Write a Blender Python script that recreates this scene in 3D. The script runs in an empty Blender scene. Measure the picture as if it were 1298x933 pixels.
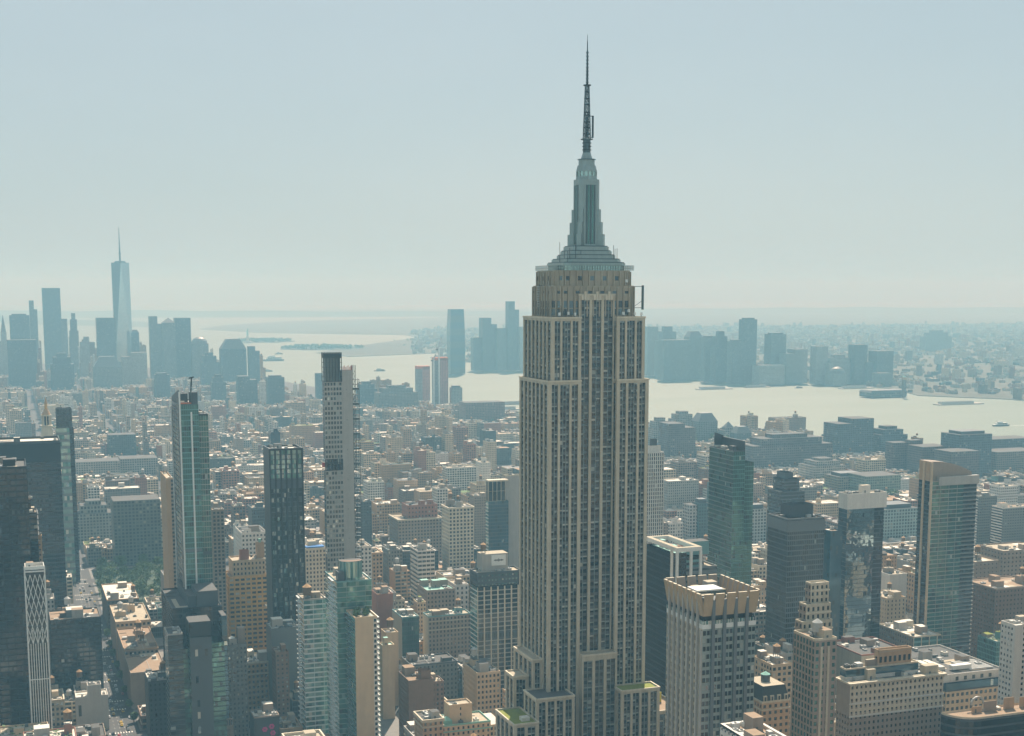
import bpy, math, random
import numpy as np
from mathutils import Vector
sc = bpy.context.scene
C = sc.collection
rad = math.radians
rng = random.Random(11)

# ---------------------------------------------------------------- camera, light, exposure
F, PIT, YP, AZ, H0 = 1763.04, rad(7.9967), 617.7, rad(20.04), 309.5      # pixels of a 1298 px wide frame, metres
SUN_AZ, SUN_EL = rad(26), rad(50)
cam = bpy.data.cameras.new('camera')
cam.sensor_width = 36.0; cam.lens = F/1298*36.0; cam.shift_y = (YP-466.5)/1298
cam.clip_start = 1.0; cam.clip_end = 120000
co = bpy.data.objects.new('camera', cam); C.objects.link(co)
co.location = (0, 0, H0); co.rotation_euler = (math.pi/2-PIT, 0, -AZ)
sc.camera = co
world = bpy.data.worlds.new('World'); sc.world = world; world.use_nodes = True
nt = world.node_tree; bg = nt.nodes['Background']
sky = nt.nodes.new('ShaderNodeTexSky'); sky.sky_type = 'NISHITA'; sky.sun_disc = False
sky.sun_elevation = SUN_EL; sky.sun_rotation = SUN_AZ
sky.altitude = 50; sky.air_density = 1.0; sky.dust_density = 1.6; sky.ozone_density = 1.0
tint = nt.nodes.new('ShaderNodeMix'); tint.data_type = 'RGBA'; tint.blend_type = 'MULTIPLY'
tint.inputs['Factor'].default_value = 1.0; tint.inputs[7].default_value = (0.95, 1.0, 0.95, 1)
veil = nt.nodes.new('ShaderNodeMix'); veil.data_type = 'RGBA'; veil.inputs['Factor'].default_value = 0.80   # thin even high cloud
tcn = nt.nodes.new('ShaderNodeTexCoord'); cl = nt.nodes.new('ShaderNodeTexNoise'); cl.inputs['Scale'].default_value = 2.2; cl.inputs['Detail'].default_value = 4
cmp_ = nt.nodes.new('ShaderNodeMapping'); cmp_.inputs['Scale'].default_value = (1, 1, 3.5); nt.links.new(tcn.outputs['Generated'], cmp_.inputs[0]); nt.links.new(cmp_.outputs[0], cl.inputs['Vector'])
crp = nt.nodes.new('ShaderNodeValToRGB'); nt.links.new(cl.outputs['Fac'], crp.inputs[0])
crp.color_ramp.elements[0].position = .3; crp.color_ramp.elements[0].color = (4.1, 5.2, 5.75, 1); crp.color_ramp.elements[1].position = .7; crp.color_ramp.elements[1].color = (4.6, 5.6, 6.1, 1)
nt.links.new(crp.outputs[0], veil.inputs[7])
nt.links.new(sky.outputs[0], tint.inputs[6]); nt.links.new(tint.outputs[2], veil.inputs[6]); nt.links.new(veil.outputs[2], bg.inputs[0])
bg.inputs[1].default_value = 0.070
sl = bpy.data.lights.new('sun', 'SUN'); sl.energy = 5.0; sl.angle = rad(0.5); sl.color = (1.0, 0.925, 0.78)
so = bpy.data.objects.new('sun', sl); C.objects.link(so)
sdir = Vector((math.sin(SUN_AZ)*math.cos(SUN_EL), math.cos(SUN_AZ)*math.cos(SUN_EL), math.sin(SUN_EL)))
so.rotation_euler = sdir.to_track_quat('Z', 'Y').to_euler(); so.location = (0, 0, 3000)
vs = sc.view_settings
vs.view_transform = 'Standard'; vs.look = 'None'; vs.exposure = 0.62; vs.gamma = 1.0; vs.use_curve_mapping = False
HAZE_DENSITY, HAZE_COLOR, HAZE_G = 0.000162, (0.40, 0.78, 1.0), -0.40
cy = sc.cycles
cy.max_bounces = 5; cy.diffuse_bounces = 2; cy.glossy_bounces = 2; cy.transmission_bounces = 2; cy.volume_bounces = 1
cy.caustics_reflective = False; cy.caustics_refractive = False; cy.use_denoising = True
cy.sample_clamp_indirect = 6.0; cy.use_adaptive_sampling = True; cy.adaptive_threshold = 0.01

# ---------------------------------------------------------------- photogrammetry: real places from map and frame
cA, sA, cP, sP = math.cos(AZ), math.sin(AZ), math.cos(PIT), math.sin(PIT)
def geo(lat, lon):                    # map position -> metres; +Y runs down the avenues, +X along the streets
    n = (lat-40.7530)*111200; e = (lon+73.9785)*84250; b = rad(209)
    return (n*math.cos(b+math.pi/2)+e*math.sin(b+math.pi/2)+17, n*math.cos(b)+e*math.sin(b)-33.8)
def ray(px, py):
    a = (px-649)/F; b = (YP-py)/F; fw = cP+b*sP
    return a*cA+fw*sA, -a*sA+fw*cA, -sP+b*cP
def atY(px, py, Y):
    d = ray(px, py); t = Y/d[1]; return d[0]*t, H0+d[2]*t
def atz(px, py, z=0.0):
    d = ray(px, py); t = (z-H0)/d[2]; return d[0]*t, d[1]*t
def prj(x, y, z):
    z -= H0; fw = x*sA+y*cA; f = fw*cP-z*sP
    if f < 1: f = 1
    return 649+F*(x*cA-y*sA)/f, YP-F*(fw*sP+z*cP)/f
def footx(px, Y, z):
    r = (px-649)/F; dz = z-H0
    return (Y*sA+r*(Y*cA*cP-dz*sP))/(cA-r*sA*cP)
def foot(xl, xc, xr, y, Y0, dep=None):
    x0, z = atY(xc, y, Y0); x1 = footx(xr, Y0, z)
    if dep is None:
        r = (xl-649)/F; dz = z-H0
        y1 = (x0*cA-r*x0*sA*cP+r*dz*sP)/(sA+r*cA*cP)
    else: y1 = Y0+dep
    return x0, Y0, x1, y1, z

# ---------------------------------------------------------------- materials
MATS = {}
def newmat(name):
    m = bpy.data.materials.new(name); m.use_nodes = True; MATS[name] = m
    t = m.node_tree
    return m, t, t.nodes['Principled BSDF']
def nd(t, kind, **kw):
    n = t.nodes.new(kind)
    for k, v in kw.items(): setattr(n, k, v)
    return n
def math_(t, op, a, b=None, clamp=False):
    n = nd(t, 'ShaderNodeMath', operation=op, use_clamp=clamp)
    for i, v in enumerate((a, b)):
        if v is None: continue
        if isinstance(v, (int, float)): n.inputs[i].default_value = v
        else: t.links.new(v, n.inputs[i])
    return n.outputs[0]
def mixc(t, fac, a, b, mode='MIX'):
    n = nd(t, 'ShaderNodeMix', data_type='RGBA', blend_type=mode)
    for i, v in ((0, fac), (6, a), (7, b)):
        if isinstance(v, (int, float)): n.inputs[i].default_value = v
        elif isinstance(v, tuple): n.inputs[i].default_value = (*v, 1) if len(v) == 3 else v
        else: t.links.new(v, n.inputs[i])
    return n.outputs[2]
def noise(t, scale, vec, detail=3, rough=.6):
    n = nd(t, 'ShaderNodeTexNoise'); n.inputs['Scale'].default_value = scale
    n.inputs['Detail'].default_value = detail; n.inputs['Roughness'].default_value = rough
    t.links.new(vec, n.inputs['Vector']); return n.outputs['Fac']
def pm(name, col, rough=.8, var=.25, scale=.25, metal=0.0, spec=.5, streak=.15, bump=0.0):
    m, t, b = newmat(name)
    geo_ = nd(t, 'ShaderNodeNewGeometry').outputs['Position']
    n1 = noise(t, scale, geo_); n2 = noise(t, scale*6, geo_, 2)
    mp = nd(t, 'ShaderNodeMapping'); mp.inputs['Scale'].default_value = (1, 1, .06); t.links.new(geo_, mp.inputs[0])
    n3 = noise(t, .5, mp.outputs[0], 2)
    f = math_(t, 'ADD', math_(t, 'MULTIPLY', n1, var*1.4), math_(t, 'MULTIPLY', n2, var*.6))
    f = math_(t, 'ADD', f, math_(t, 'MULTIPLY', n3, streak*2))
    f = math_(t, 'ADD', f, 1-var-streak)
    cb = nd(t, 'ShaderNodeCombineColor')
    for i in range(3): t.links.new(f, cb.inputs[i])
    t.links.new(mixc(t, 1.0, col, cb.outputs[0], 'MULTIPLY'), b.inputs['Base Color'])
    b.inputs['Roughness'].default_value = rough; b.inputs['Metallic'].default_value = metal
    b.inputs['Specular IOR Level'].default_value = spec
    if bump:
        bp = nd(t, 'ShaderNodeBump'); bp.inputs['Strength'].default_value = bump; bp.inputs['Distance'].default_value = .3
        t.links.new(n2, bp.inputs['Height']); t.links.new(bp.outputs[0], b.inputs['Normal'])
    return m
def glassmat(name, col, metal, rough=.08):
    m, t, b = newmat(name)
    g = nd(t, 'ShaderNodeNewGeometry').outputs['Position']
    n = noise(t, .12, g, 2)
    t.links.new(mixc(t, n, tuple(c*.6 for c in col), tuple(min(1, c*1.4) for c in col)), b.inputs['Base Color'])
    b.inputs['Metallic'].default_value = metal; b.inputs['Roughness'].default_value = rough
    b.inputs['Specular IOR Level'].default_value = .8
    bp = nd(t, 'ShaderNodeBump'); bp.inputs['Strength'].default_value = .07; bp.inputs['Distance'].default_value = 1.0
    t.links.new(noise(t, .14, g, 1), bp.inputs['Height']); t.links.new(bp.outputs[0], b.inputs['Normal'])
    return m
pm('limestone', (.50, .43, .32), var=.30, streak=.28, scale=.12)
pm('limestone_pale', (.60, .52, .395), var=.22, streak=.22)
pm('limestone_worn', (.36, .305, .225), var=.35, streak=.3, scale=.12)
pm('spandrel_alu', (.10, .098, .088), rough=.5, var=.3)
pm('beige_stone', (.56, .42, .275), var=.2)
pm('tan_brick', (.44, .29, .17), var=.25)
pm('gold_brick', (.62, .37, .13), var=.25)  # tan brick with yellow reflected light put into its colour; also gilt parts
pm('brown_brick', (.19, .12, .085), var=.3)
pm('red_brick', (.32, .14, .095), var=.3)
pm('taupe_brick', (.30, .235, .185), var=.25)
pm('grey_brick', (.19, .185, .17), var=.2)
pm('white_brick', (.62, .58, .52), var=.12)
pm('concrete', (.38, .355, .32), var=.2, streak=.2)
pm('grey_panel', (.13, .145, .15), var=.1, rough=.5)
pm('slate_panel', (.055, .07, .08), var=.15, rough=.45)
pm('black_metal', (.012, .018, .022), rough=.4, var=.2, spec=.4)
pm('dark_stone', (.045, .05, .052), var=.25, rough=.6)
pm('white_metal', (.70, .70, .66), rough=.45, var=.06, streak=.05)
pm('alu', (.27, .33, .32), rough=.4, metal=.4, var=.2)
pm('alu_dark', (.08, .11, .115), rough=.4, metal=.4, var=.2)
pm('teal_metal', (.13, .27, .27), rough=.5, var=.15)
pm('copper_green', (.22, .45, .38), rough=.7, var=.2)
pm('green_roof', (.20, .22, .035), rough=.95, var=.4, scale=.4)
pm('yellow_panel', (.60, .52, .02), rough=.7, var=.1)
pm('roof_tar', (.09, .088, .085), var=.4, scale=.3, streak=0, rough=.9)
pm('roof_gravel', (.42, .36, .27), var=.3, scale=.3, streak=0, rough=.95)
pm('roof_white', (.64, .60, .52), var=.22, scale=.25, streak=0, rough=.8)
pm('roof_rust', (.30, .21, .14), var=.35, scale=.3, streak=0, rough=.95)
pm('tank_wood', (.17, .105, .06), var=.3, scale=1.5)
pm('tank_lid', (.45, .27, .13), var=.25, scale=1.0)
pm('tank_steel', (.38, .38, .36), var=.2, rough=.5)
pm('unit_grey', (.42, .42, .40), var=.2, rough=.6)
pm('unit_dark', (.10, .11, .11), var=.3, rough=.7)
pm('red_paint', (.42, .06, .05), var=.2)
pm('orange_paint', (.55, .16, .07), var=.2)
pm('pink_paint', (.55, .05, .22), var=.2)
pm('blue_tarp', (.03, .16, .42), var=.2)
pm('wood_tan', (.40, .29, .175), var=.2)
pm('bark', (.09, .065, .045), var=.3)
pm('asphalt', (.055, .055, .057), var=.3, scale=.1, streak=0, rough=.85)
pm('paving', (.20, .19, .175), var=.3, scale=.2, streak=0, rough=.9)
pm('road_paint', (.75, .74, .68), var=.15, streak=0)
pm('hill_green', (.05, .075, .05), var=.5, scale=.004, streak=0, rough=.95)
pm('sand', (.30, .26, .19), var=.3, scale=.02, streak=0)
pm('wake_foam', (.75, .78, .76), var=.3, scale=.1, streak=0)
for i, c in enumerate(((.08, .14, .045), (.11, .17, .05), (.055, .10, .035))): pm('leaf_%d' % i, c, var=.35, scale=.4, streak=0)
for i, c in enumerate(((.7, .7, .7), (.02, .02, .022), (.2, .21, .22), (.65, .42, .03), (.35, .03, .03))): pm('car_%d' % i, c, rough=.3, var=.05, streak=0)
glassmat('g_dark', (.030, .040, .045), .35)
glassmat('g_black', (.010, .016, .020), .15)
glassmat('g_mid', (.10, .13, .14), .45)
glassmat('g_sky', (.36, .44, .46), .75)
glassmat('g_green', (.07, .17, .15), .5)
glassmat('g_teal', (.13, .30, .28), .55)
glassmat('g_pale', (.36, .50, .46), .55)
glassmat('g_blue', (.055, .12, .17), .55)
pm('blind', (.50, .47, .40), var=.1, rough=.6)
pm('blind_grey', (.33, .35, .32), var=.1, rough=.6)
glassmat('g_mirror', (.30, .40, .44), .9, .03)
GS = {'dark': (['g_dark', 'g_black', 'g_mid', 'blind_grey'], [14, 2, .8, .15]),
      'office': (['g_dark', 'g_mid', 'g_sky', 'blind_grey', 'blind'], [7, 3, .5, .9, .5]),
      'esb': (['g_dark', 'g_black', 'g_mid', 'blind_grey', 'blind'], [7, 6, .8, .4, .25]),
      'black': (['g_black', 'g_dark', 'g_mid', 'blind'], [14, 1.6, .15, .04]),
      'green': (['g_green', 'g_dark', 'g_teal', 'g_mid', 'blind_grey'], [14, 1.5, 1, .3, .1]),
      'teal': (['g_teal', 'g_green', 'g_pale', 'g_mid', 'blind'], [12, 3, 1, .5, .1]),
      'pale': (['g_pale', 'g_teal', 'g_sky', 'g_green', 'blind'], [6, 3, 1.2, .6, .4]),
      'blue': (['g_blue', 'g_dark', 'g_mid', 'g_sky'], [14, 1, .6, .1]),
      'mirror': (['g_mirror', 'g_dark', 'g_blue'], [14, .2, .5])}
# one wall material for the many ordinary buildings: window grid from the UV cells, wall tint from the mesh
m, t, b = newmat('city_wall')
uvn = nd(t, 'ShaderNodeUVMap', uv_map='uv').outputs[0]
at = nd(t, 'ShaderNodeAttribute', attribute_name='tint')
sp = nd(t, 'ShaderNodeSeparateXYZ'); t.links.new(uvn, sp.inputs[0])
fu = math_(t, 'ABSOLUTE', math_(t, 'SUBTRACT', math_(t, 'FRACT', sp.outputs[0]), .5))
fv = math_(t, 'ABSOLUTE', math_(t, 'SUBTRACT', math_(t, 'FRACT', sp.outputs[1]), .5))
mu = math_(t, 'LESS_THAN', fu, math_(t, 'ADD', math_(t, 'MULTIPLY', at.outputs['Alpha'], .25), .15))
mv = math_(t, 'LESS_THAN', fv, math_(t, 'ADD', math_(t, 'MULTIPLY', at.outputs['Alpha'], .10), .24))
mask = math_(t, 'MULTIPLY', mu, mv)
fl = nd(t, 'ShaderNodeVectorMath', operation='FLOOR'); t.links.new(uvn, fl.inputs[0])
wn = nd(t, 'ShaderNodeTexWhiteNoise', noise_dimensions='2D'); t.links.new(fl.outputs[0], wn.inputs['Vector'])
rp = nd(t, 'ShaderNodeValToRGB'); rp.color_ramp.interpolation = 'CONSTANT'
el = rp.color_ramp.elements
el[0].color = (.02, .028, .032, 1); el[1].position = .5; el[1].color = (.05, .065, .07, 1)
for p_, c_ in ((.82, (.10, .115, .115, 1)), (.955, (.28, .26, .21, 1))):
    e_ = el.new(p_); e_.color = c_
t.links.new(wn.outputs['Value'], rp.inputs[0])
pos = nd(t, 'ShaderNodeNewGeometry').outputs['Position']
wv = math_(t, 'ADD', math_(t, 'MULTIPLY', noise(t, .08, pos), .7), .65)
cb = nd(t, 'ShaderNodeCombineColor')
for i in range(3): t.links.new(wv, cb.inputs[i])
wallc = mixc(t, 1.0, at.outputs['Color'], cb.outputs[0], 'MULTIPLY')
t.links.new(mixc(t, mask, wallc, rp.outputs[0]), b.inputs['Base Color'])
t.links.new(math_(t, 'SUBTRACT', .85, math_(t, 'MULTIPLY', mask, .7)), b.inputs['Roughness'])
m, t, b = newmat('city_roof')
at = nd(t, 'ShaderNodeAttribute', attribute_name='tint')
pos = nd(t, 'ShaderNodeNewGeometry').outputs['Position']
wv = math_(t, 'ADD', math_(t, 'MULTIPLY', noise(t, .12, pos, 4), .9), .55)
cb = nd(t, 'ShaderNodeCombineColor')
for i in range(3): t.links.new(wv, cb.inputs[i])
t.links.new(mixc(t, 1.0, at.outputs['Color'], cb.outputs[0], 'MULTIPLY'), b.inputs['Base Color'])
b.inputs['Roughness'].default_value = .9
m, t, b = newmat('water')
pos = nd(t, 'ShaderNodeNewGeometry').outputs['Position']
b.inputs['Base Color'].default_value = (.12, .165, .13, 1)
b.inputs['IOR'].default_value = 1.33
bp = nd(t, 'ShaderNodeBump'); bp.inputs['Strength'].default_value = .25; bp.inputs['Distance'].default_value = 1.2
mp = nd(t, 'ShaderNodeMapping'); mp.inputs['Scale'].default_value = (.05, .02, .05); t.links.new(pos, mp.inputs[0])
mp2 = nd(t, 'ShaderNodeMapping'); mp2.inputs['Scale'].default_value = (.0012, .0035, .01); mp2.inputs['Rotation'].default_value = (0, 0, .5); t.links.new(pos, mp2.inputs[0])
t.links.new(math_(t, 'ADD', .38, math_(t, 'MULTIPLY', noise(t, 1.0, mp2.outputs[0], 4, .6), .38)), b.inputs['Roughness'])
t.links.new(noise(t, 1.0, mp.outputs[0], 5, .65), bp.inputs['Height']); t.links.new(bp.outputs[0], b.inputs['Normal'])
m, t, b = newmat('land')
pos = nd(t, 'ShaderNodeNewGeometry').outputs['Position']
n1 = noise(t, .012, pos, 6, .75); n2 = noise(t, .0015, pos, 4)
rp = nd(t, 'ShaderNodeValToRGB'); el = rp.color_ramp.elements
el[0].position = .35; el[0].color = (.035, .055, .03, 1); el[1].position = .72; el[1].color = (.16, .145, .115, 1)
e_ = el.new(.5); e_.color = (.075, .08, .06, 1)
t.links.new(math_(t, 'ADD', math_(t, 'MULTIPLY', n1, .7), math_(t, 'MULTIPLY', n2, .3)), rp.inputs[0])
t.links.new(rp.outputs[0], b.inputs['Base Color']); b.inputs['Roughness'].default_value = .95

# ---------------------------------------------------------------- mesh helpers
class MB:
    def __init__(s): s.v = []; s.f = []; s.m = []; s.names = []; s.uv = {}; s.tint = {}
    def mi(s, n):
        if n not in s.names: s.names.append(n)
        return s.names.index(n)
    def quad(s, a, b, c, d, m, uv=None, tint=None):
        i = len(s.v); s.v += [a, b, c, d]
        if uv: s.uv[len(s.f)] = uv
        if tint: s.tint[len(s.f)] = tint
        s.f.append((i, i+1, i+2, i+3)); s.m.append(s.mi(m))
    def poly(s, pts, m, tint=None):
        i = len(s.v); s.v += pts
        if tint: s.tint[len(s.f)] = tint
        s.f.append(tuple(range(i, i+len(pts)))); s.m.append(s.mi(m))
    def box(s, x0, y0, z0, x1, y1, z1, m, top=None, bottom=False, tint=None, ttint=None):
        if x0 > x1: x0, x1 = x1, x0
        if y0 > y1: y0, y1 = y1, y0
        P = [(x0, y0), (x1, y0), (x1, y1), (x0, y1)]
        for i in range(4):
            a, b_ = P[i], P[(i+1) % 4]
            s.quad((*a, z0), (*b_, z0), (*b_, z1), (*a, z1), m, tint=tint)
        s.quad((x0, y0, z1), (x1, y0, z1), (x1, y1, z1), (x0, y1, z1), top or m, tint=ttint or tint)
        if bottom: s.quad((x0, y1, z0), (x1, y1, z0), (x1, y0, z0), (x0, y0, z0), m, tint=tint)
    def prism(s, pts, z0, z1, m, top=None, scale=1.0, cap=True, bottom=False):
        cx = sum(p[0] for p in pts)/len(pts); cy_ = sum(p[1] for p in pts)/len(pts)
        up = [(cx+(p[0]-cx)*scale, cy_+(p[1]-cy_)*scale) for p in pts]; n = len(pts)
        for i in range(n):
            j = (i+1) % n
            s.quad((*pts[i], z0), (*pts[j], z0), (*up[j], z1), (*up[i], z1), m)
        if cap and scale > .02: s.poly([(*p, z1) for p in up], top or m)
        if bottom: s.poly([(*p, z0) for p in reversed(pts)], m)
    def ngon(s, cx, cy_, r, z0, z1, n, m, top=None, r1=None, rot=0.0, bottom=False):
        pts = [(cx+r*math.cos(rot+2*math.pi*i/n), cy_+r*math.sin(rot+2*math.pi*i/n)) for i in range(n)]
        s.prism(pts, z0, z1, m, top, (r1/r if r1 is not None else 1.0), bottom=bottom)
    def bar(s, a, b_, w, m):
        a, b_ = Vector(a), Vector(b_); d = (b_-a).normalized()
        u = d.cross(Vector((0, 0, 1)))
        if u.length < .05: u = d.cross(Vector((1, 0, 0)))
        u = u.normalized()*w/2; v = d.cross(u).normalized()*w/2
        q = [(u+v), (-u+v), (-u-v), (u-v)]
        for i in range(4):
            j = (i+1) % 4
            s.quad(tuple(a+q[i]), tuple(a+q[j]), tuple(b_+q[j]), tuple(b_+q[i]), m)
        s.quad(*[tuple(b_+k) for k in q], m); s.quad(*[tuple(a+k) for k in reversed(q)], m)
    def build(s, name, parent=None, kind=None):
        if not s.f: return None
        me = bpy.data.meshes.new(name)
        off = parent.location if parent is not None else (0, 0, 0)
        if parent is not None and parent.parent is not None: off = parent.location + parent.parent.location
        V = np.array(s.v, dtype=np.float64) - np.array(tuple(off))
        me.from_pydata(V.tolist(), [], s.f)
        me.polygons.foreach_set('material_index', s.m)
        for n in s.names: me.materials.append(MATS[n])
        if s.uv:
            ul = me.uv_layers.new(name='uv'); arr = np.zeros((len(me.loops), 2), dtype=np.float32)
            for fi, uv in s.uv.items():
                st = me.polygons[fi].loop_start
                arr[st:st+len(uv)] = uv
            ul.data.foreach_set('uv', arr.ravel())
        if s.tint:
            at_ = me.attributes.new('tint', 'FLOAT_COLOR', 'FACE')
            arr = np.full((len(s.f), 4), .3, dtype=np.float32)
            for fi, c in s.tint.items(): arr[fi] = c
            at_.data.foreach_set('color', arr.ravel())
        me.update()
        o = bpy.data.objects.new(name, me); C.objects.link(o)
        if parent is not None: o.parent = parent
        if kind: o['kind'] = kind
        return o
LABELS = set()
def tag(o, label, cat, group=None):
    o['label'] = label; o['category'] = cat
    if group: o['group'] = group
    return o
def thing(name, label, cat, x, y, z=0.0, group=None):
    o = bpy.data.objects.new(name, None); C.objects.link(o); o.location = (x, y, z); o.empty_display_size = 1
    return tag(o, label, cat, group)

# ---------------------------------------------------------------- facades
def face_(mb, A, u, L, z0, z1, st):
    n = (u[1], -u[0])
    def P(s_, z, d=0.0): return (A[0]+u[0]*s_+n[0]*d, A[1]+u[1]*s_+n[1]*d, z)
    def q(a, b_, za, zb, m, d=0.0, dt=0.0): mb.quad(P(a, za, d), P(b_, za, d), P(b_, zb, d+dt), P(a, zb, d+dt), m)
    def bx(a, b_, za, zb, d0, d1, m):
        q(a, b_, za, zb, m, d1)
        mb.quad(P(a, za, d0), P(a, za, d1), P(a, zb, d1), P(a, zb, d0), m); mb.quad(P(b_, za, d1), P(b_, za, d0), P(b_, zb, d0), P(b_, zb, d1), m)
        mb.quad(P(a, zb, d1), P(b_, zb, d1), P(b_, zb, d0), P(a, zb, d0), m); mb.quad(P(a, za, d0), P(b_, za, d0), P(b_, za, d1), P(a, za, d1), m)
    k = st['k']; Hh = z1-z0
    if k == 'blank': q(0, L, z0, z1, st['w']); return
    if k == 'city':
        nb = max(1, round(L/st.get('bay', 3.2))); nf = max(1, round(Hh/st.get('fl', 3.5))); o_ = rng.randint(0, 300)
        mb.quad(P(0, z0), P(L, z0), P(L, z1), P(0, z1), 'city_wall', uv=[(o_, o_), (o_+nb, o_), (o_+nb, o_+nf), (o_, o_+nf)], tint=st['c']); return
    names, wts = GS[st['g']]
    nb = max(1, round(L/st['bay'])); bw = L/nb; nf = max(1, round(Hh/st['fl'])); fh = Hh/nf
    pick = rng.choices(names, wts, k=nb*nf)
    w = st['w']
    if k == 'punch':
        wf, hf, rec = st.get('wf', .45), st.get('hf', .55), st.get('rec', .3); zp = z0
        band = st.get('band')
        for f in range(nf):
            zs = z0+f*fh+fh*(1-hf)*.45; zh = zs+fh*hf
            q(0, L, zp, zs, w); zp = zh; sp_ = 0
            for i in range(nb):
                a = (i+.5-wf/2)*bw; e = a+wf*bw
                q(sp_, a, zs, zh, w); sp_ = e
                g = pick[f*nb+i]
                q(a, e, zs, zh, g, -rec, rng.uniform(-.03, .03))
                if rec:
                    mb.quad(P(a, zs, 0), P(a, zs, -rec), P(a, zh, -rec), P(a, zh, 0), w); mb.quad(P(e, zs, -rec), P(e, zs, 0), P(e, zh, 0), P(e, zh, -rec), w)
                    mb.quad(P(a, zh, -rec), P(e, zh, -rec), P(e, zh, 0), P(a, zh, 0), w); mb.quad(P(a, zs, 0), P(e, zs, 0), P(e, zs, -rec), P(a, zs, -rec), st.get('sill', w))
            q(sp_, L, zs, zh, w)
        q(0, L, zp, z1, w)
        if band:
            for f in band:
                zz = z0+f*fh if f >= 0 else z1+f*fh
                bx(-.25, L+.25, zz-.35, zz+.35, .003, .45, st.get('trim', w))
    else:                                             # strips: spandrel band + row of panes
        spf = st.get('sp', .28)
        for f in range(nf):
            za = z0+f*fh; zm = za+fh*spf
            q(0, L, za, zm, w)
            for i in range(nb): q(i*bw, (i+1)*bw, zm, za+fh, pick[f*nb+i], -.04, rng.uniform(-.015, .015))
    if st.get('pw'):
        kk = st.get('pe', 1); i = 0
        while i <= nb:
            s_ = i*bw; bx(max(-.02, s_-st['pw']/2), min(L+.02, s_+st['pw']/2), z0, z1, -.03, st.get('pd', .3), st.get('pm', w)); i += kk
    if st.get('sd'):
        a0, a1 = st.get('sr', (0, 1))
        for f in range(1, nf+1): bx(a0*L, a1*L, z0+f*fh-.15, z0+f*fh+.1, .003, st['sd'], st.get('sm', w))
def facade(parent, name, x0, y0, x1, y1, z0, z1, st, stE=None, stW=None, stS=None):
    mb = MB()
    face_(mb, (x0, y0), (1, 0), x1-x0, z0, z1, st)
    face_(mb, (x0, y1), (0, -1), y1-y0, z0, z1, stE or st)
    lite = dict(st)
    face_(mb, (x1, y0), (0, 1), y1-y0, z0, z1, stW or stE or lite)
    face_(mb, (x1, y1), (-1, 0), x1-x0, z0, z1, stS or lite)
    return mb.build(name, parent)
def tank(parent, x, y, z, r=2.2, steel=False):
    w, l = ('tank_steel', 'tank_steel') if steel else ('tank_wood', 'tank_lid')
    a = MB(); a.ngon(x, y, r, z+2.6, z+2.6+r*1.9, 10, w, bottom=True); o = a.build('water_tank', parent)
    a = MB(); a.ngon(x, y, r*1.1, z+2.6+r*1.9, z+2.6+r*2.7, 10, l, r1=.05, bottom=True); a.build('tank_lid', o)
    a = MB()
    for i in range(4):
        dx, dy = r*.65*(1 if i % 2 else -1), r*.65*(1 if i > 1 else -1)
        a.bar((x+dx, y+dy, z), (x+dx, y+dy, z+2.7), .3, 'unit_dark')
    a.build('tank_stand', o)
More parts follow.
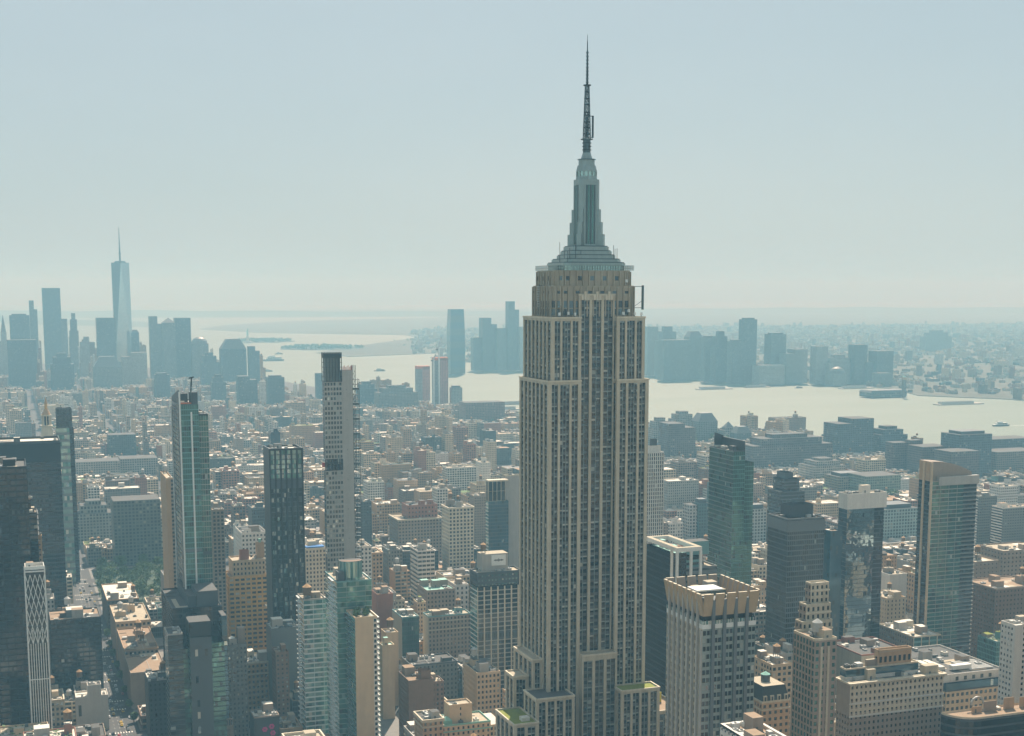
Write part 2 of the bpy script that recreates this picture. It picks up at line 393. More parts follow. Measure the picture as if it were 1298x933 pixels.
def roof(parent, x0, y0, x1, y1, z, mat='roof_gravel', wall='limestone', par=1.1, cornice=0.0, bulk=1, units=3, tanks=0, steel=False, th=.4, seed=None):
    r_ = random.Random(seed if seed is not None else int(x0*7+y0*13))
    a = MB(); a.box(x0+th, y0+th, z-.3, x1-th, y1-th, z+.02, mat)
    for i in range(4 if x1-x0 > 9 else 1):                     # patched membrane
        w, d = r_.uniform(.15, .45)*(x1-x0), r_.uniform(.15, .45)*(y1-y0); px_, py_ = r_.uniform(x0+th+.2, x1-th-.2-w), r_.uniform(y0+th+.2, y1-th-.2-d)
        a.quad((px_, py_, z+.03+i*.005), (px_+w, py_, z+.03+i*.005), (px_+w, py_+d, z+.03+i*.005), (px_, py_+d, z+.03+i*.005), r_.choice(['roof_tar', 'roof_gravel', 'roof_white', mat, mat]))
    for i in range(3 if units > 3 else 1):                     # pipes and conduits lying on it
        xa, ya = r_.uniform(x0+1, x1-1), r_.uniform(y0+1, y1-1)
        if i % 2: a.box(xa-.12, y0+1, z+.1, xa+.12, ya, z+.4, 'unit_grey', bottom=True)
        else: a.box(x0+1, ya-.12, z+.1, xa, ya+.12, z+.4, 'unit_dark', bottom=True)
    a.build('roof', parent)
    c = cornice
    if par:
        a = MB()
        a.box(x0-c, y0-c, z-(.8 if c else 0), x1+c, y0+th, z+par, wall); a.box(x0-c, y1-th, z-(.8 if c else 0), x1+c, y1+c, z+par, wall)
        a.box(x0-c, y0+th, z-(.8 if c else 0), x0+th, y1-th, z+par, wall); a.box(x1-th, y0+th, z-(.8 if c else 0), x1+c, y1-th, z+par, wall)
        a.build('parapet', parent)
    W, D = x1-x0-2, y1-y0-2; taken = []
    def spot(w, d):
        for _ in range(14):
            px_ = x0+1+r_.random()*max(.1, W-w); py_ = y0+1+r_.random()*max(.1, D-d)
            if all(px_+w < t_[0] or t_[2] < px_ or py_+d < t_[1] or t_[3] < py_ for t_ in taken):
                taken.append((px_-.3, py_-.3, px_+w+.3, py_+d+.3)); return px_, py_
        return None
    for i in range(bulk):
        w, d, h = min(W*.45, r_.uniform(4, 9)), min(D*.45, r_.uniform(4, 9)), r_.uniform(3, 6.5)
        s_ = spot(w, d)
        if not s_: continue
        a = MB(); a.box(*s_, z, s_[0]+w, s_[1]+d, z+h, r_.choice([wall, wall, 'concrete', 'taupe_brick']), mat)
        if i == 0: a.box(s_[0]+w*.3, s_[1]-.05, z, s_[0]+w*.3+1.1, s_[1]+.2, z+2.1, 'unit_dark')
        a.build('bulkhead', parent)
        if tanks and w > 4 and d > 4: tanks -= 1; tank(parent, s_[0]+w/2, s_[1]+d/2, z+h, r_.uniform(1.7, 2.4), steel)
    for i in range(tanks):
        s_ = spot(5, 5)
        if s_: tank(parent, s_[0]+2.5, s_[1]+2.5, z, r_.uniform(1.7, 2.4), steel)
    for i in range(units):
        w, d, h = r_.uniform(1.5, 4), r_.uniform(1.5, 4), r_.uniform(1, 2.4); s_ = spot(min(w, W*.4), min(d, D*.4))
        if not s_: continue
        a = MB(); m_ = r_.choice(['unit_grey', 'unit_grey', 'unit_dark', 'roof_white'])
        a.box(s_[0], s_[1], z+.3, s_[0]+w, s_[1]+d, z+h, m_, bottom=True)
        for dx in (.1, w-.3): a.box(s_[0]+dx, s_[1]+.1, z, s_[0]+dx+.2, s_[1]+d-.1, z+.3, 'unit_dark')
        if i % 2 == 0: a.ngon(s_[0]+w/2, s_[1]+d/2, min(w, d)*.32, z+h, z+h+.35, 8, 'unit_dark')
        a.build('cooling_unit', parent)
HEROES = []            # (name phrase, xl, xr, ytop, ybottom-visible, distance, footprint)
def reg(phrase, x0, y0, x1, y1, z, yb=None, solid=True):
    cs = [prj(x, y, z) for x in (x0, x1) for y in (y0, y1)]
    HEROES.append(dict(p=phrase, xl=min(c[0] for c in cs), xr=max(c[0] for c in cs), yt=min(c[1] for c in cs), yb=yb, fp=(x0, y0, x1, y1), z=z,
                       d=math.hypot((x0+x1)/2, y0)))
# ---------------------------------------------------------------- setting: water, land, streets
def structure(o): o['kind'] = 'structure'; return o
a = MB(); a.quad((-30000, -3000, -2.5), (30000, -3000, -2.5), (30000, 34000, -2.5), (-30000, 34000, -2.5), 'water'); structure(a.build('water'))
SHORE_W = [(40.7770, -73.9905), (40.7700, -73.9968), (40.7625, -74.0020), (40.7560, -74.0065), (40.7500, -74.0090), (40.7425, -74.0100),
           (40.7325, -74.0112), (40.7255, -74.0122), (40.7175, -74.0165), (40.7080, -74.0185), (40.7020, -74.0168), (40.7005, -74.0140)]
SHORE_E = [(40.7035, -74.0060), (40.7095, -73.9975), (40.7110, -73.9780)]
def land_sheet(name, pts, z=0.0, skirt=3.0, mat='land'):
    mb = MB(); ar = sum(pts[i][0]*pts[(i+1) % len(pts)][1]-pts[(i+1) % len(pts)][0]*pts[i][1] for i in range(len(pts)))
    if ar < 0: pts = pts[::-1]
    mb.poly([(p[0], p[1], z) for p in pts], mat)
    for i in range(len(pts)):
        p, q = pts[i], pts[(i+1) % len(pts)]
        mb.quad((*p, z-skirt), (*q, z-skirt), (*q, z), (*p, z), 'concrete')
    return structure(mb.build(name))
MANHATTAN = [geo(*p) for p in SHORE_W] + [geo(*p) for p in SHORE_E] + [(-2600, 4300), (-3000, 2000), (-3000, -2500), (geo(*SHORE_W[0])[0], -2500)]
land_sheet('ground', MANHATTAN, mat='asphalt')
NJ_SHORE = [(40.7800, -74.0100), (40.7660, -74.0190), (40.7600, -74.0235), (40.7530, -74.0228), (40.7455, -74.0232), (40.7385, -74.0262), (40.7362, -74.0258), (40.7345, -74.0285),
            (40.7290, -74.0300), (40.7272, -74.0280), (40.7250, -74.0312), (40.7180, -74.0322), (40.7125, -74.0332), (40.7105, -74.0355), (40.7113, -74.0440), (40.7082, -74.0440), (40.7075, -74.0330),
            (40.7035, -74.0350), (40.6970, -74.0480), (40.6915, -74.0600), (40.6870, -74.0640), (40.6760, -74.0600), (40.6650, -74.0640), (40.6570, -74.0750), (40.6480, -74.0950), (40.6450, -74.1400)]
NJ = [geo(*p) for p in NJ_SHORE] + [(3200, 24000), (29000, 24000), (29000, -2500), (geo(*NJ_SHORE[0])[0], -2500)]
land_sheet('new_jersey_ground', NJ)
ELLIS = [geo(40.6998+dy*.0021, -74.0398+dx*.0026) for dx, dy in ((-1, -.8), (.1, -1), (1, -.4), (.9, .5), (0, 1), (-.9, .7))]
LIBERTY = [geo(40.6898+dy*.0018, -74.0455+dx*.0022) for dx, dy in ((-1, -.3), (-.2, -1), (.9, -.7), (1, .2), (.2, 1), (-.8, .7))]
land_sheet('ellis_island_ground', ELLIS, 1.5, mat='hill_green'); land_sheet('liberty_island_ground', LIBERTY, 2.0, mat='hill_green')
GOV = [geo(*p) for p in ((40.6930, -74.0165), (40.6925, -74.0120), (40.6885, -74.0135), (40.6845, -74.0230), (40.6875, -74.0245))]
land_sheet('governors_island_ground', GOV, 2.0, mat='hill_green')
BK = [geo(*p) for p in ((40.7040, -73.9930), (40.6960, -74.0020), (40.6860, -74.0090), (40.6760, -74.0190), (40.6660, -74.0200), (40.6480, -74.0280), (40.6370, -74.0390), (40.6080, -74.0370), (40.58, -73.99))]
land_sheet('brooklyn_ground', BK+[(-9000, 18000), (-9000, 5200)])
# far hills: Staten Island and the ridge beyond the meadows
def ridge(name, pts, hs, depth):
    mb = MB(); n = 60; P_ = []
    for i in range(n+1):
        tt = i/n*(len(pts)-1); k = min(int(tt), len(pts)-2); f = tt-k
        x = pts[k][0]*(1-f)+pts[k+1][0]*f; y = pts[k][1]*(1-f)+pts[k+1][1]*f; h = hs[k]*(1-f)+hs[k+1]*f
        P_.append((x, y, h*(1+.12*math.sin(i*1.3)+.08*math.sin(i*.53+1))))
    for i in range(n):
        p, q = P_[i], P_[i+1]; w = depth
        mb.quad((p[0], p[1]-w, -3), (q[0], q[1]-w, -3), q, p, 'hill_green'); mb.quad(p, q, (q[0], q[1]+w, -3), (p[0], p[1]+w, -3), 'hill_green')
    return structure(mb.build(name))
ridge('staten_island_hills', [geo(40.6480, -74.0740), geo(40.6250, -74.0720), geo(40.6000, -74.0900), geo(40.6300, -74.1400), geo(40.6400, -74.1900)], [8, 45, 70, 45, 8], 1500)
ridge('new_jersey_hills', [(9000, 21000), (13000, 19500), (18000, 16500), (22000, 13000), (27000, 9000)], [30, 60, 70, 70, 65], 2500)
ridge('palisade_hills', [(4050, 4900), (4150, 4000), (4200, 3000), (4400, 2000)], [14, 34, 44, 50], 260)
AVES = [(-360, 30), (-84, 42), (66, 24), (219, 30), (504, 30), (789, 30), (1074, 30), (1340, 30), (1610, 30), (1880, 30), (2140, 40)]
ST0, STP = 657.0, 80.4
def inside(x, y, poly):
    c = False; j = len(poly)-1
    for i in range(len(poly)):
        xi, yi = poly[i]; xj, yj = poly[j]
        if (yi > y) != (yj > y) and x < (xj-xi)*(y-yi)/(yj-yi)+xi: c = not c
        j = i
    return c
PARK = (82, 1400, 204, 1600)                              # the square with trees
BLOCKS = []
for i in range(len(AVES)-1):
    bx0 = AVES[i][0]+AVES[i][1]/2; bx1 = AVES[i+1][0]-AVES[i+1][1]/2
    for k in range(-4, 62):
        wd = 15 if k % 8 == 0 else 9.5
        by0 = ST0+STP*k+wd; by1 = ST0+STP*(k+1)-9.5
        if all(inside(x, y, MANHATTAN) for x in (bx0, bx1) for y in (by0, by1)) and (prj((bx0+bx1)/2, by1, 0)[0] > -260): BLOCKS.append((bx0, by0, bx1, by1))
a = MB()
for x0, y0, x1, y1 in BLOCKS: a.box(x0+1.0, y0+1.0, 0, x1-1.0, y1-1.0, .14, 'paving')
structure(a.build('pavement'))
a = MB()
for av in (66, 219):
    for y in range(640, 1700, 9):
        for dx in (-3.4, 0, 3.4): a.quad((av+dx-.08, y, .008), (av+dx+.08, y, .008), (av+dx+.08, y+3, .008), (av+dx-.08, y+3, .008), 'road_paint')
    for k in range(0, 13):
        yy = ST0+STP*k
        for s_ in (-12.5, 9.5):
            for j in range(9): a.quad((av-8+j*1.9, yy+s_, .008), (av-7.3+j*1.9, yy+s_, .008), (av-7.3+j*1.9, yy+s_+3, .008), (av-8+j*1.9, yy+s_+3, .008), 'road_paint')
structure(a.build('road_markings'))
# ---------------------------------------------------------------- the tall limestone tower in the middle
ESB = thing('limestone_skyscraper', 'tall stepped limestone skyscraper with metal mast and antenna spire, tallest in the middle', 'skyscraper', 298, 702)
SW = {'2': 3.5, '3': 5.2, 'c': 4.9, 'e': 4.5}
def strip(A, u, s0, s1, z0, z1, nwin, rec=.75, fl=3.72):
    mb = MB(); n = (u[1], -u[0])
    def q(a, b_, za, zb, m, d, dt=0): mb.quad((A[0]+u[0]*a+n[0]*d, A[1]+u[1]*a+n[1]*d, za), (A[0]+u[0]*b_+n[0]*d, A[1]+u[1]*b_+n[1]*d, za), (A[0]+u[0]*b_+n[0]*(d+dt), A[1]+u[1]*b_+n[1]*(d+dt), zb), (A[0]+u[0]*a+n[0]*(d+dt), A[1]+u[1]*a+n[1]*(d+dt), zb), m)
    w = (s1-s0)/nwin; nf = max(1, round((z1-z0)/fl)); fh = (z1-z0)/nf; mu = .32
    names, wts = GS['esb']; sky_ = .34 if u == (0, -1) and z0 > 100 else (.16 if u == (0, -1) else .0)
    for f in range(nf):
        za = z0+f*fh; zm = za+fh*.42
        q(s0, s1, za, zm, 'spandrel_alu', -rec+.12)
        for i in range(nwin):
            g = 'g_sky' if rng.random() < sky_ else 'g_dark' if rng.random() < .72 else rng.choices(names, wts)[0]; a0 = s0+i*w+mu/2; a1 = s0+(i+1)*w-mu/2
            hb = ('blind' if rng.random() < .12 else 'blind_grey') if rng.random() < .5 else None
            zt = za+fh
            if hb and g in ('g_dark', 'g_mid', 'g_black'): zt = za+fh*rng.uniform(.70, .86); q(a0, a1, zt, za+fh, hb, -rec-.05)
            q(a0, a1, zm, zt, g, -rec-.08, rng.uniform(-.03, .03))
    for i in range(nwin+1):
        c = s0+i*w; a0, a1 = max(s0, c-mu/2), min(s1, c+mu/2)
        q(a0, a1, z0, z1, 'alu', -rec+.2)
    return mb.build('window_bay', ESB)
def stripwall(mb, A, u, L, z0, z1, lay, cap=2.2, rec=.75, stone='limestone'):
    n = (u[1], -u[0]); tot = sum(SW[c] if c in SW else float(c) for c in lay); k = L/tot; s_ = 0; zt = z1-cap
    def P(s__, z, d=0): return (A[0]+u[0]*s__+n[0]*d, A[1]+u[1]*s__+n[1]*d, z)
    for c in lay:
        w = (SW[c] if c in SW else float(c))*k; e = s_+w
        if c in SW:
            strip(A, u, s_, e, z0, zt, {'2': 2, '3': 3, 'c': 2, 'e': 2}[c])
            mb.quad(P(s_, z0), P(s_, z0, -rec), P(s_, zt, -rec), P(s_, zt), stone); mb.quad(P(e, z0, -rec), P(e, z0), P(e, zt), P(e, zt, -rec), stone)
            mb.quad(P(s_, zt, -rec), P(e, zt, -rec), P(e, zt), P(s_, zt), stone)
        else: mb.quad(P(s_, z0), P(e, z0), P(e, zt), P(s_, zt), stone)
        s_ = e
    mb.quad(P(0, zt), P(L, zt), P(L, z1), P(0, z1), stone)
    if cap > 1.5:                                        # thin coping
        for d0, d1, za, zb in ((.003, .28, z1-.9, z1+.003),):
            mb.quad(P(-.2, za, d1), P(L+.2, za, d1), P(L+.2, zb, d1), P(-.2, zb, d1), 'limestone_pale'); mb.quad(P(-.2, zb, d1), P(L+.2, zb, d1), P(L+.2, zb, d0), P(-.2, zb, d0), 'limestone_pale')
WING = ['1.9', '2', '1.3', '3', '1.3', '2', '1.9']; MID = ['.8', 'c', '1.5', 'c', '1.5', 'c', '.8']
EAST = ['1.9'] + ['e', '1.4']*6 + ['e', '1.9']
def block(name, x0, y0, x1, y1, z0, z1, nl, el, top='roof_gravel', cap=2.2, par=.8):
    mb = MB()
    if nl: stripwall(mb, (x0, y0), (1, 0), x1-x0, z0, z1, nl, cap)
    else: mb.quad((x0, y0, z0), (x1, y0, z0), (x1, y0, z1), (x0, y0, z1), 'limestone')
    if el:
        stripwall(mb, (x0, y1), (0, -1), y1-y0, z0, z1, el, cap); stripwall(mb, (x1, y0), (0, 1), y1-y0, z0, z1, el, cap)
    else:
        mb.quad((x0, y1, z0), (x0, y0, z0), (x0, y0, z1), (x0, y1, z1), 'limestone'); mb.quad((x1, y0, z0), (x1, y1, z0), (x1, y1, z1), (x1, y0, z1), 'limestone')
    mb.quad((x1, y1, z0), (x0, y1, z0), (x0, y1, z1), (x1, y1, z1), 'limestone')
    zt = z1-(par if par else 0)
    mb.quad((x0+.5, y0+.5, zt), (x1-.5, y0+.5, zt), (x1-.5, y1-.5, zt), (x0+.5, y1-.5, zt), top)
    if par:
        for p in ((x0, y0, x1, y0+.5), (x0, y1-.5, x1, y1), (x0, y0+.5, x0+.5, y1-.5), (x1-.5, y0+.5, x1, y1-.5)):
            mb.quad((p[0], p[1], z1), (p[2], p[1], z1), (p[2], p[3], z1), (p[0], p[3], z1), 'limestone_pale')
        mb.quad((x0+.5, y1-.5, zt), (x1-.5, y1-.5, zt), (x1-.5, y1-.5, z1), (x0+.5, y1-.5, z1), 'limestone')
        mb.quad((x1-.5, y0+.5, zt), (x1-.5, y1-.5, zt), (x1-.5, y1-.5, z1), (x1-.5, y0+.5, z1), 'limestone')
        mb.quad((x0+.5, y0+.5, zt), (x0+.5, y1-.5, zt), (x0+.5, y1-.5, z1), (x0+.5, y0+.5, z1), 'limestone')
    return mb.build(name, ESB)
X0, X1, YN, YS = 268.4, 326.6, 680.0, 724.0
WA, WB = X0+18.8, X1-18.8
def tier(x0, x1, yn, ys, z0, z1, xa, xb):
    block('shaft', x0, yn, xa, ys, z0, z1, WING, EAST); block('shaft', xb, yn, x1, ys, z0, z1, WING, EAST)
tier(X0, X1, YN, YS, 0, 263.3, WA, WB)
tier(X0+2.0, X1-2.4, YN+.6, YS-.6, 263.3, 296.5, WA+.02, WB-.02)
block('shaft', WA, YN+4.0, WB, YS-4.0, 0, 308.5, MID, None, cap=3.2)
# crown storeys: fluted chamfered block
def fluted(name, x0, y0, x1, y1, z0, z1, ch, win, top, fl=2.0):
    pts = [(x0+ch, y0), (x1-ch, y0), (x1, y0+ch), (x1, y1-ch), (x1-ch, y1), (x0+ch, y1), (x0, y1-ch), (x0, y0+ch)]
    mb = MB(); mb.prism(pts, z0, z1, 'limestone_worn', top)
    for i in range(8):
        p, q_ = pts[i], pts[(i+1) % 8]; L = math.dist(p, q_); u = ((q_[0]-p[0])/L, (q_[1]-p[1])/L); n = (u[1], -u[0]); k = max(2, round(L/fl/1.8))
        for j in range(k+1):
            s_ = max(.35, min(L-.35, L*j/k)); a0, a1 = s_-.35, s_+.35
            P_ = lambda s__, d, z: (p[0]+u[0]*s__+n[0]*d, p[1]+u[1]*s__+n[1]*d, z)
            mb.quad(P_(a0, .8, z0), P_(a1, .8, z0), P_(a1, .8, z1-.5), P_(a0, .8, z1-.5), 'limestone_worn')
            mb.quad(P_(a0, 0, z0), P_(a0, .8, z0), P_(a0, .8, z1-.5), P_(a0, 0, z1-.5), 'limestone_worn'); mb.quad(P_(a1, .8, z0), P_(a1, 0, z0), P_(a1, 0, z1-.5), P_(a1, .8, z1-.5), 'limestone_worn')
            mb.quad(P_(a0, .8, z1-.5), P_(a1, .8, z1-.5), P_(a1, 0, z1-.5), P_(a0, 0, z1-.5), 'limestone_worn')
        for za, zb in win:
            for j in range(k):
                s_ = L*(j+.5)/k; w = L/k*.32
                if (j+i) % 2 and zb-za < 3: continue
                mb.quad(P_(s_-w, .06, za), P_(s_+w, .06, za), P_(s_+w, .06, zb), P_(s_-w, .06, zb), rng.choice(['g_dark', 'g_black', 'g_mid']))
    return mb.build(name, ESB)
fluted('crown_block', 273.5, 685.4, 321.5, 720.5, 296.5, 312.8, 4.5, [(297.4, 300.6), (301.2, 304.8), (308.6, 310.0)], 'roof_gravel')
fluted('crown_block', 275.2, 686.6, 319.8, 719.0, 312.8, 320.8, 4.5, [(315.5, 317.8)], 'roof_gravel')
mb = MB()                                                # carved heads over the three middle bays
for i in range(3):
    cx = WA+ (i+.5)*(WB-WA)/3
    for dx, h in ((-1.6, 3), (0, 4.6), (1.6, 3)): mb.box(cx+dx-.7, YN+3.2, 305.2, cx+dx+.7, YN+3.99, 305.2+h, 'limestone_pale')
mb.build('carved_ornament', ESB)
mb = MB()                                                # deck fence
for i in range(46):
    f = i/46
    for p, q_ in (((275.6, 685.4), (319.4, 685.4)), ((275.6, 685.4), (275.6, 718.6)), ((319.4, 685.4), (319.4, 718.6))):
        x = p[0]+(q_[0]-p[0])*f; y = p[1]+(q_[1]-p[1])*f; mb.bar((x, y, 320.8), (x, y, 323.4), .14, 'alu')
for p, q_ in (((275.6, 685.4), (319.4, 685.4)), ((275.6, 685.4), (275.6, 718.6)), ((319.4, 685.4), (319.4, 718.6))):
    for z in (322.0, 323.4): mb.bar((*p, z), (*q_, z), .16, 'alu')
mb.build('deck_fence', ESB)
# glazed deck house and stepped metal base
mcx, mcy = 298.6, 702.0
def octo(hx, hy, ch): return [(mcx-hx+ch, mcy-hy), (mcx+hx-ch, mcy-hy), (mcx+hx, mcy-hy+ch), (mcx+hx, mcy+hy-ch), (mcx+hx-ch, mcy+hy), (mcx-hx+ch, mcy+hy), (mcx-hx, mcy+hy-ch), (mcx-hx, mcy-hy+ch)]
mb = MB(); mb.prism(octo(17.2, 14.0, 3), 320.8, 323.6, 'g_pale', 'alu')
P8 = octo(17.3, 14.1, 3)
for i in range(8):
    p, q_ = P8[i], P8[(i+1) % 8]; k = max(2, int(math.dist(p, q_)/1.5))
    for j in range(k): mb.bar((p[0]+(q_[0]-p[0])*j/k, p[1]+(q_[1]-p[1])*j/k, 320.8), (p[0]+(q_[0]-p[0])*j/k, p[1]+(q_[1]-p[1])*j/k, 323.6), .22, 'alu_dark')
mb.build('deck_house', ESB)
for hx, hy, za, zb in ((18.0, 14.8, 323.6, 325.3), (16.0, 13.2, 325.3, 327.2), (13.6, 11.6, 327.2, 329.4), (11.9, 10.6, 329.4, 331.6), (10.5, 9.7, 331.6, 334.0)):
    mb = MB(); mb.prism(octo(hx, hy, 3.2), za, zb-.5, 'alu', cap=False); mb.prism(octo(hx-.5, hy-.5, 3), zb-.5, zb, 'alu_dark', 'alu'); mb.build('mast_base', ESB)
mb = MB(); mb.prism(octo(5.9, 5.9, 2.2), 334, 369.0, 'alu'); mb.build('mast', ESB)
for dx, dy, u in ((0, -1, (1, 0)), (-1, 0, (0, 1)), (1, 0, (0, 1)), (0, 1, (1, 0))):
    mb = MB(); cx, cyy = mcx+dx*5.95, mcy+dy*5.95
    for i in range(5):
        o_ = (i-2)*1.15
        a0 = (cx+u[0]*(o_-.45), cyy+u[1]*(o_-.45)); a1 = (cx+u[0]*(o_+.45), cyy+u[1]*(o_+.45))
        mb.box(min(a0[0], a1[0])-abs(dx)*.12, min(a0[1], a1[1])-abs(dy)*.12, 335, max(a0[0], a1[0])+abs(dx)*.12, max(a0[1], a1[1])+abs(dy)*.12, 366, 'g_green' if i % 2 else 'alu_dark')
    mb.build('mast_window', ESB)
for sx in (-1, 1):
    for sy in (-1, 1):
        mb = MB()
        for zt, r in ((340.1, 10.3), (346.5, 9.1), (353.3, 8.0), (367.7, 6.9)):
            zb = {340.1: 334, 346.5: 340.1, 353.3: 346.5, 367.7: 353.3}[zt]
            k = .7071*r; w = 1.35
            pts = [(mcx+sx*k+sy*w*.7071*1, mcy+sy*k-sx*w*.7071), (mcx+sx*k-sy*w*.7071, mcy+sy*k+sx*w*.7071), (mcx+sx*2-sy*w*.7071, mcy+sy*2+sx*w*.7071), (mcx+sx*2+sy*w*.7071, mcy+sy*2-sx*w*.7071)]
            ar = sum(pts[i][0]*pts[(i+1) % 4][1]-pts[(i+1) % 4][0]*pts[i][1] for i in range(4))
            mb.prism(pts if ar > 0 else pts[::-1], zb, zt, 'alu')
        mb.build('mast_fin', ESB)
mb = MB()
for r0, r1, za, zb, m_ in ((5.9, 5.6, 368.0, 370.6, 'alu'), (5.2, 5.2, 370.6, 373.2, 'g_pale'), (5.6, 5.6, 373.2, 374.0, 'alu'), (5.5, 4.9, 374.0, 376.4, 'alu'), (4.4, 4.3, 376.4, 379.4, 'alu'), (4.9, 4.9, 379.4, 379.8, 'alu_dark'), (3.2, 2.1, 379.8, 383.2, 'alu'), (2.05, 2.05, 383.2, 390.0, 'alu_dark'), (3.3, 3.3, 390.0, 390.4, 'alu_dark')):
    mb.ngon(mcx, mcy, r0, za, zb, 20, m_, r1=r1, bottom=True)
for i in range(14): mb.bar((mcx+5.3*math.cos(i*.449), mcy+5.3*math.sin(i*.449), 370.6), (mcx+5.3*math.cos(i*.449), mcy+5.3*math.sin(i*.449), 373.2), .45, 'alu')
for z in (384.5, 386.3, 388.1): mb.ngon(mcx, mcy, 2.5, z, z+.35, 12, 'black_metal', bottom=True)
mb.build('mast_dome', ESB)
ant = MB()
def lw(z): return 1.55-(z-390.4)/(418-390.4)*.75
zs = [390.4+i*2.3 for i in range(13)]
for i in range(12):
    za, zb = zs[i], zs[i+1]; wa, wb = lw(za), lw(zb)
    c0 = [(mcx+sx*wa, mcy+sy*wa, za) for sx, sy in ((-1, -1), (1, -1), (1, 1), (-1, 1))]; c1 = [(mcx+sx*wb, mcy+sy*wb, zb) for sx, sy in ((-1, -1), (1, -1), (1, 1), (-1, 1))]
    for j in range(4):
        ant.bar(c0[j], c1[j], .34, 'alu_dark'); ant.bar(c0[j], c1[(j+1) % 4], .2, 'alu_dark'); ant.bar(c0[(j+1) % 4], c1[j], .2, 'alu_dark'); ant.bar(c0[j], c0[(j+1) % 4], .2, 'alu_dark')
for z in (393, 396, 399, 402.5, 404, 408, 411, 414.5): ant.ngon(mcx, mcy, lw(z)+.55, z, z+.5, 8, 'black_metal', bottom=True)
ant.box(mcx-.45, mcy-.45, 391, mcx+.45, mcy+.45, 402, 'alu_dark')
ant.ngon(mcx, mcy, 2.1, 418.0, 418.5, 12, 'black_metal', bottom=True)
ant.build('antenna_lattice', ESB)
mb = MB()
for za, zb, r in ((418.5, 427, .62), (427, 436, .48), (436, 441, .3), (441, 444.2, .14)): mb.ngon(mcx, mcy, r, za, zb, 8, 'black_metal', r1=r*.85)
for i in range(9): mb.ngon(mcx, mcy, .85, 419.5+i*1.9, 420.1+i*1.9, 8, 'alu_dark', bottom=True)
mb.build('antenna_needle', ESB)
mb = MB(); mb.bar((mcx+3.4, mcy, 391), (mcx+3.4, mcy, 402.6), .8, 'black_metal'); mb.bar((mcx+.8, mcy, 402.4), (mcx+3.4, mcy, 402.4), .35, 'black_metal'); mb.bar((mcx+.8, mcy, 391.4), (mcx+3.4, mcy, 391.4), .35, 'black_metal'); mb.build('side_antenna', ESB)
mb = MB()                                                # panel aerials either side of the crown
mb.bar((327.0, 690, 300), (327.0, 690, 313), 1.0, 'alu_dark'); mb.bar((321, 690, 312.4), (327, 690, 312.4), .3, 'alu_dark'); mb.bar((321, 690, 301.0), (327, 690, 301.0), .3, 'alu_dark'); mb.bar((321, 690, 301.0), (327, 690, 305.0), .2, 'alu_dark')
mb.build('panel_aerial', ESB)
mb = MB()
for i in range(9): mb.bar((272.2, 705, 301.5+i*1.3), (272.2, 705, 302.2+i*1.3), 1.0, 'unit_grey')
mb.bar((272.7, 705, 300), (272.7, 705, 313.5), .3, 'alu_dark'); mb.bar((272.7, 705, 312.8), (275, 705, 312.8), .3, 'alu_dark'); mb.build('panel_aerial', ESB)
for x, y, z, r in ((312, 682.3, 298.2, 1.0), (315, 682.0, 299.6, .9), (318.5, 681.8, 298.0, .8), (322.5, 682, 297.9, .9), (275, 681.6, 298.0, .9), (280, 681.5, 298.4, .8), (284, 681.9, 297.9, .7), (314.5, 684.2, 315.3, .9)):
    mb = MB(); mb.ngon(x, y, r, z, z+.3, 10, 'white_metal', r1=r*.4, bottom=True); mb.ngon(x, y, .2, z-1.6, z, 6, 'alu_dark'); mb.ngon(x, y-.3, r*.8, z-.8, z+.8, 10, 'white_metal', r1=r*.7, bottom=True); mb.build('dish_aerial', ESB)
mb = MB()
for i, (x, y) in enumerate([(283, 690), (285, 692), (287.5, 690), (289, 693), (284, 697), (312, 691), (309, 689), (282.5, 700), (291, 691), (313.5, 697)]): mb.bar((x, y, 325), (x, y, 331.0+(i % 4)*1.6), .2, 'black_metal')
for i in range(12): x = 270.6+i*1.1; mb.bar((x, 681.4+(i % 3), 296), (x, 681.4+(i % 3), 298.2+(i % 4)*.7), .22, 'alu_dark')
mb.bar((271.5, 692, 296), (271.5, 692, 302.0), .35, 'alu_dark'); mb.build('whip_aerial', ESB)
# setbacks of the lower storeys
B2 = ['1.5', '2', '1.3', '2', '1.5']; B3 = ['1.5', '2', '1.2', '2', '1.2', '2', '1.5']; B1 = ['1.6', '3', '1.6']
B4 = ['1.4', '2', '1.2', '2', '1.2', '2', '1.2', '2', '1.4']
block('setback_block', WA+.03, 676.2, WB-.03, 684, 0, 114.5, MID, None, cap=3.5)
block('setback_block', 262.8, 687.5, 268.39, 718, 0, 111.6, B1[:1]+['2']+B1[:1], B4)
block('setback_block', 326.61, 690, 330.5, 716, 0, 119.0, None, B4)
block('setback_block', 254.1, 694, 262.79, 707.5, 0, 101.2, B1, B2)
block('setback_block', 257.5, 668.0, 279.5, 687.4, 0, 95.4, B4, B3, top='roof_tar')
block('setback_block', 307.0, 668.0, 330.0, 679.9, 0, 95.0, B4, B2, top='green_roof')
block('setback_block', 243.5, 664.5, 257.49, 693.9, 0, 84.0, B2, B4, top='green_roof')
block('setback_block', 330.01, 672, 347.0, 716, 0, 80.0, B2, B4, top='roof_rust')
block('setback_block', 236.0, 662, 360.0, 664.49, 0, 62.0, None, None, top='roof_gravel')
mb = MB(); mb.box(336.5, 689, 79.2, 341.5, 689.5, 85.0, 'yellow_panel'); mb.build('yellow_screen', ESB)
mb = MB(); mb.box(250, 670, 83.2, 254.5, 674, 85.2, 'roof_white'); mb.build('terrace_unit', ESB)
reg('tall limestone skyscraper', 246, 668, 340, 724, 300, None)
HEROES[-1].update(xl=640, xr=836, yb=930)
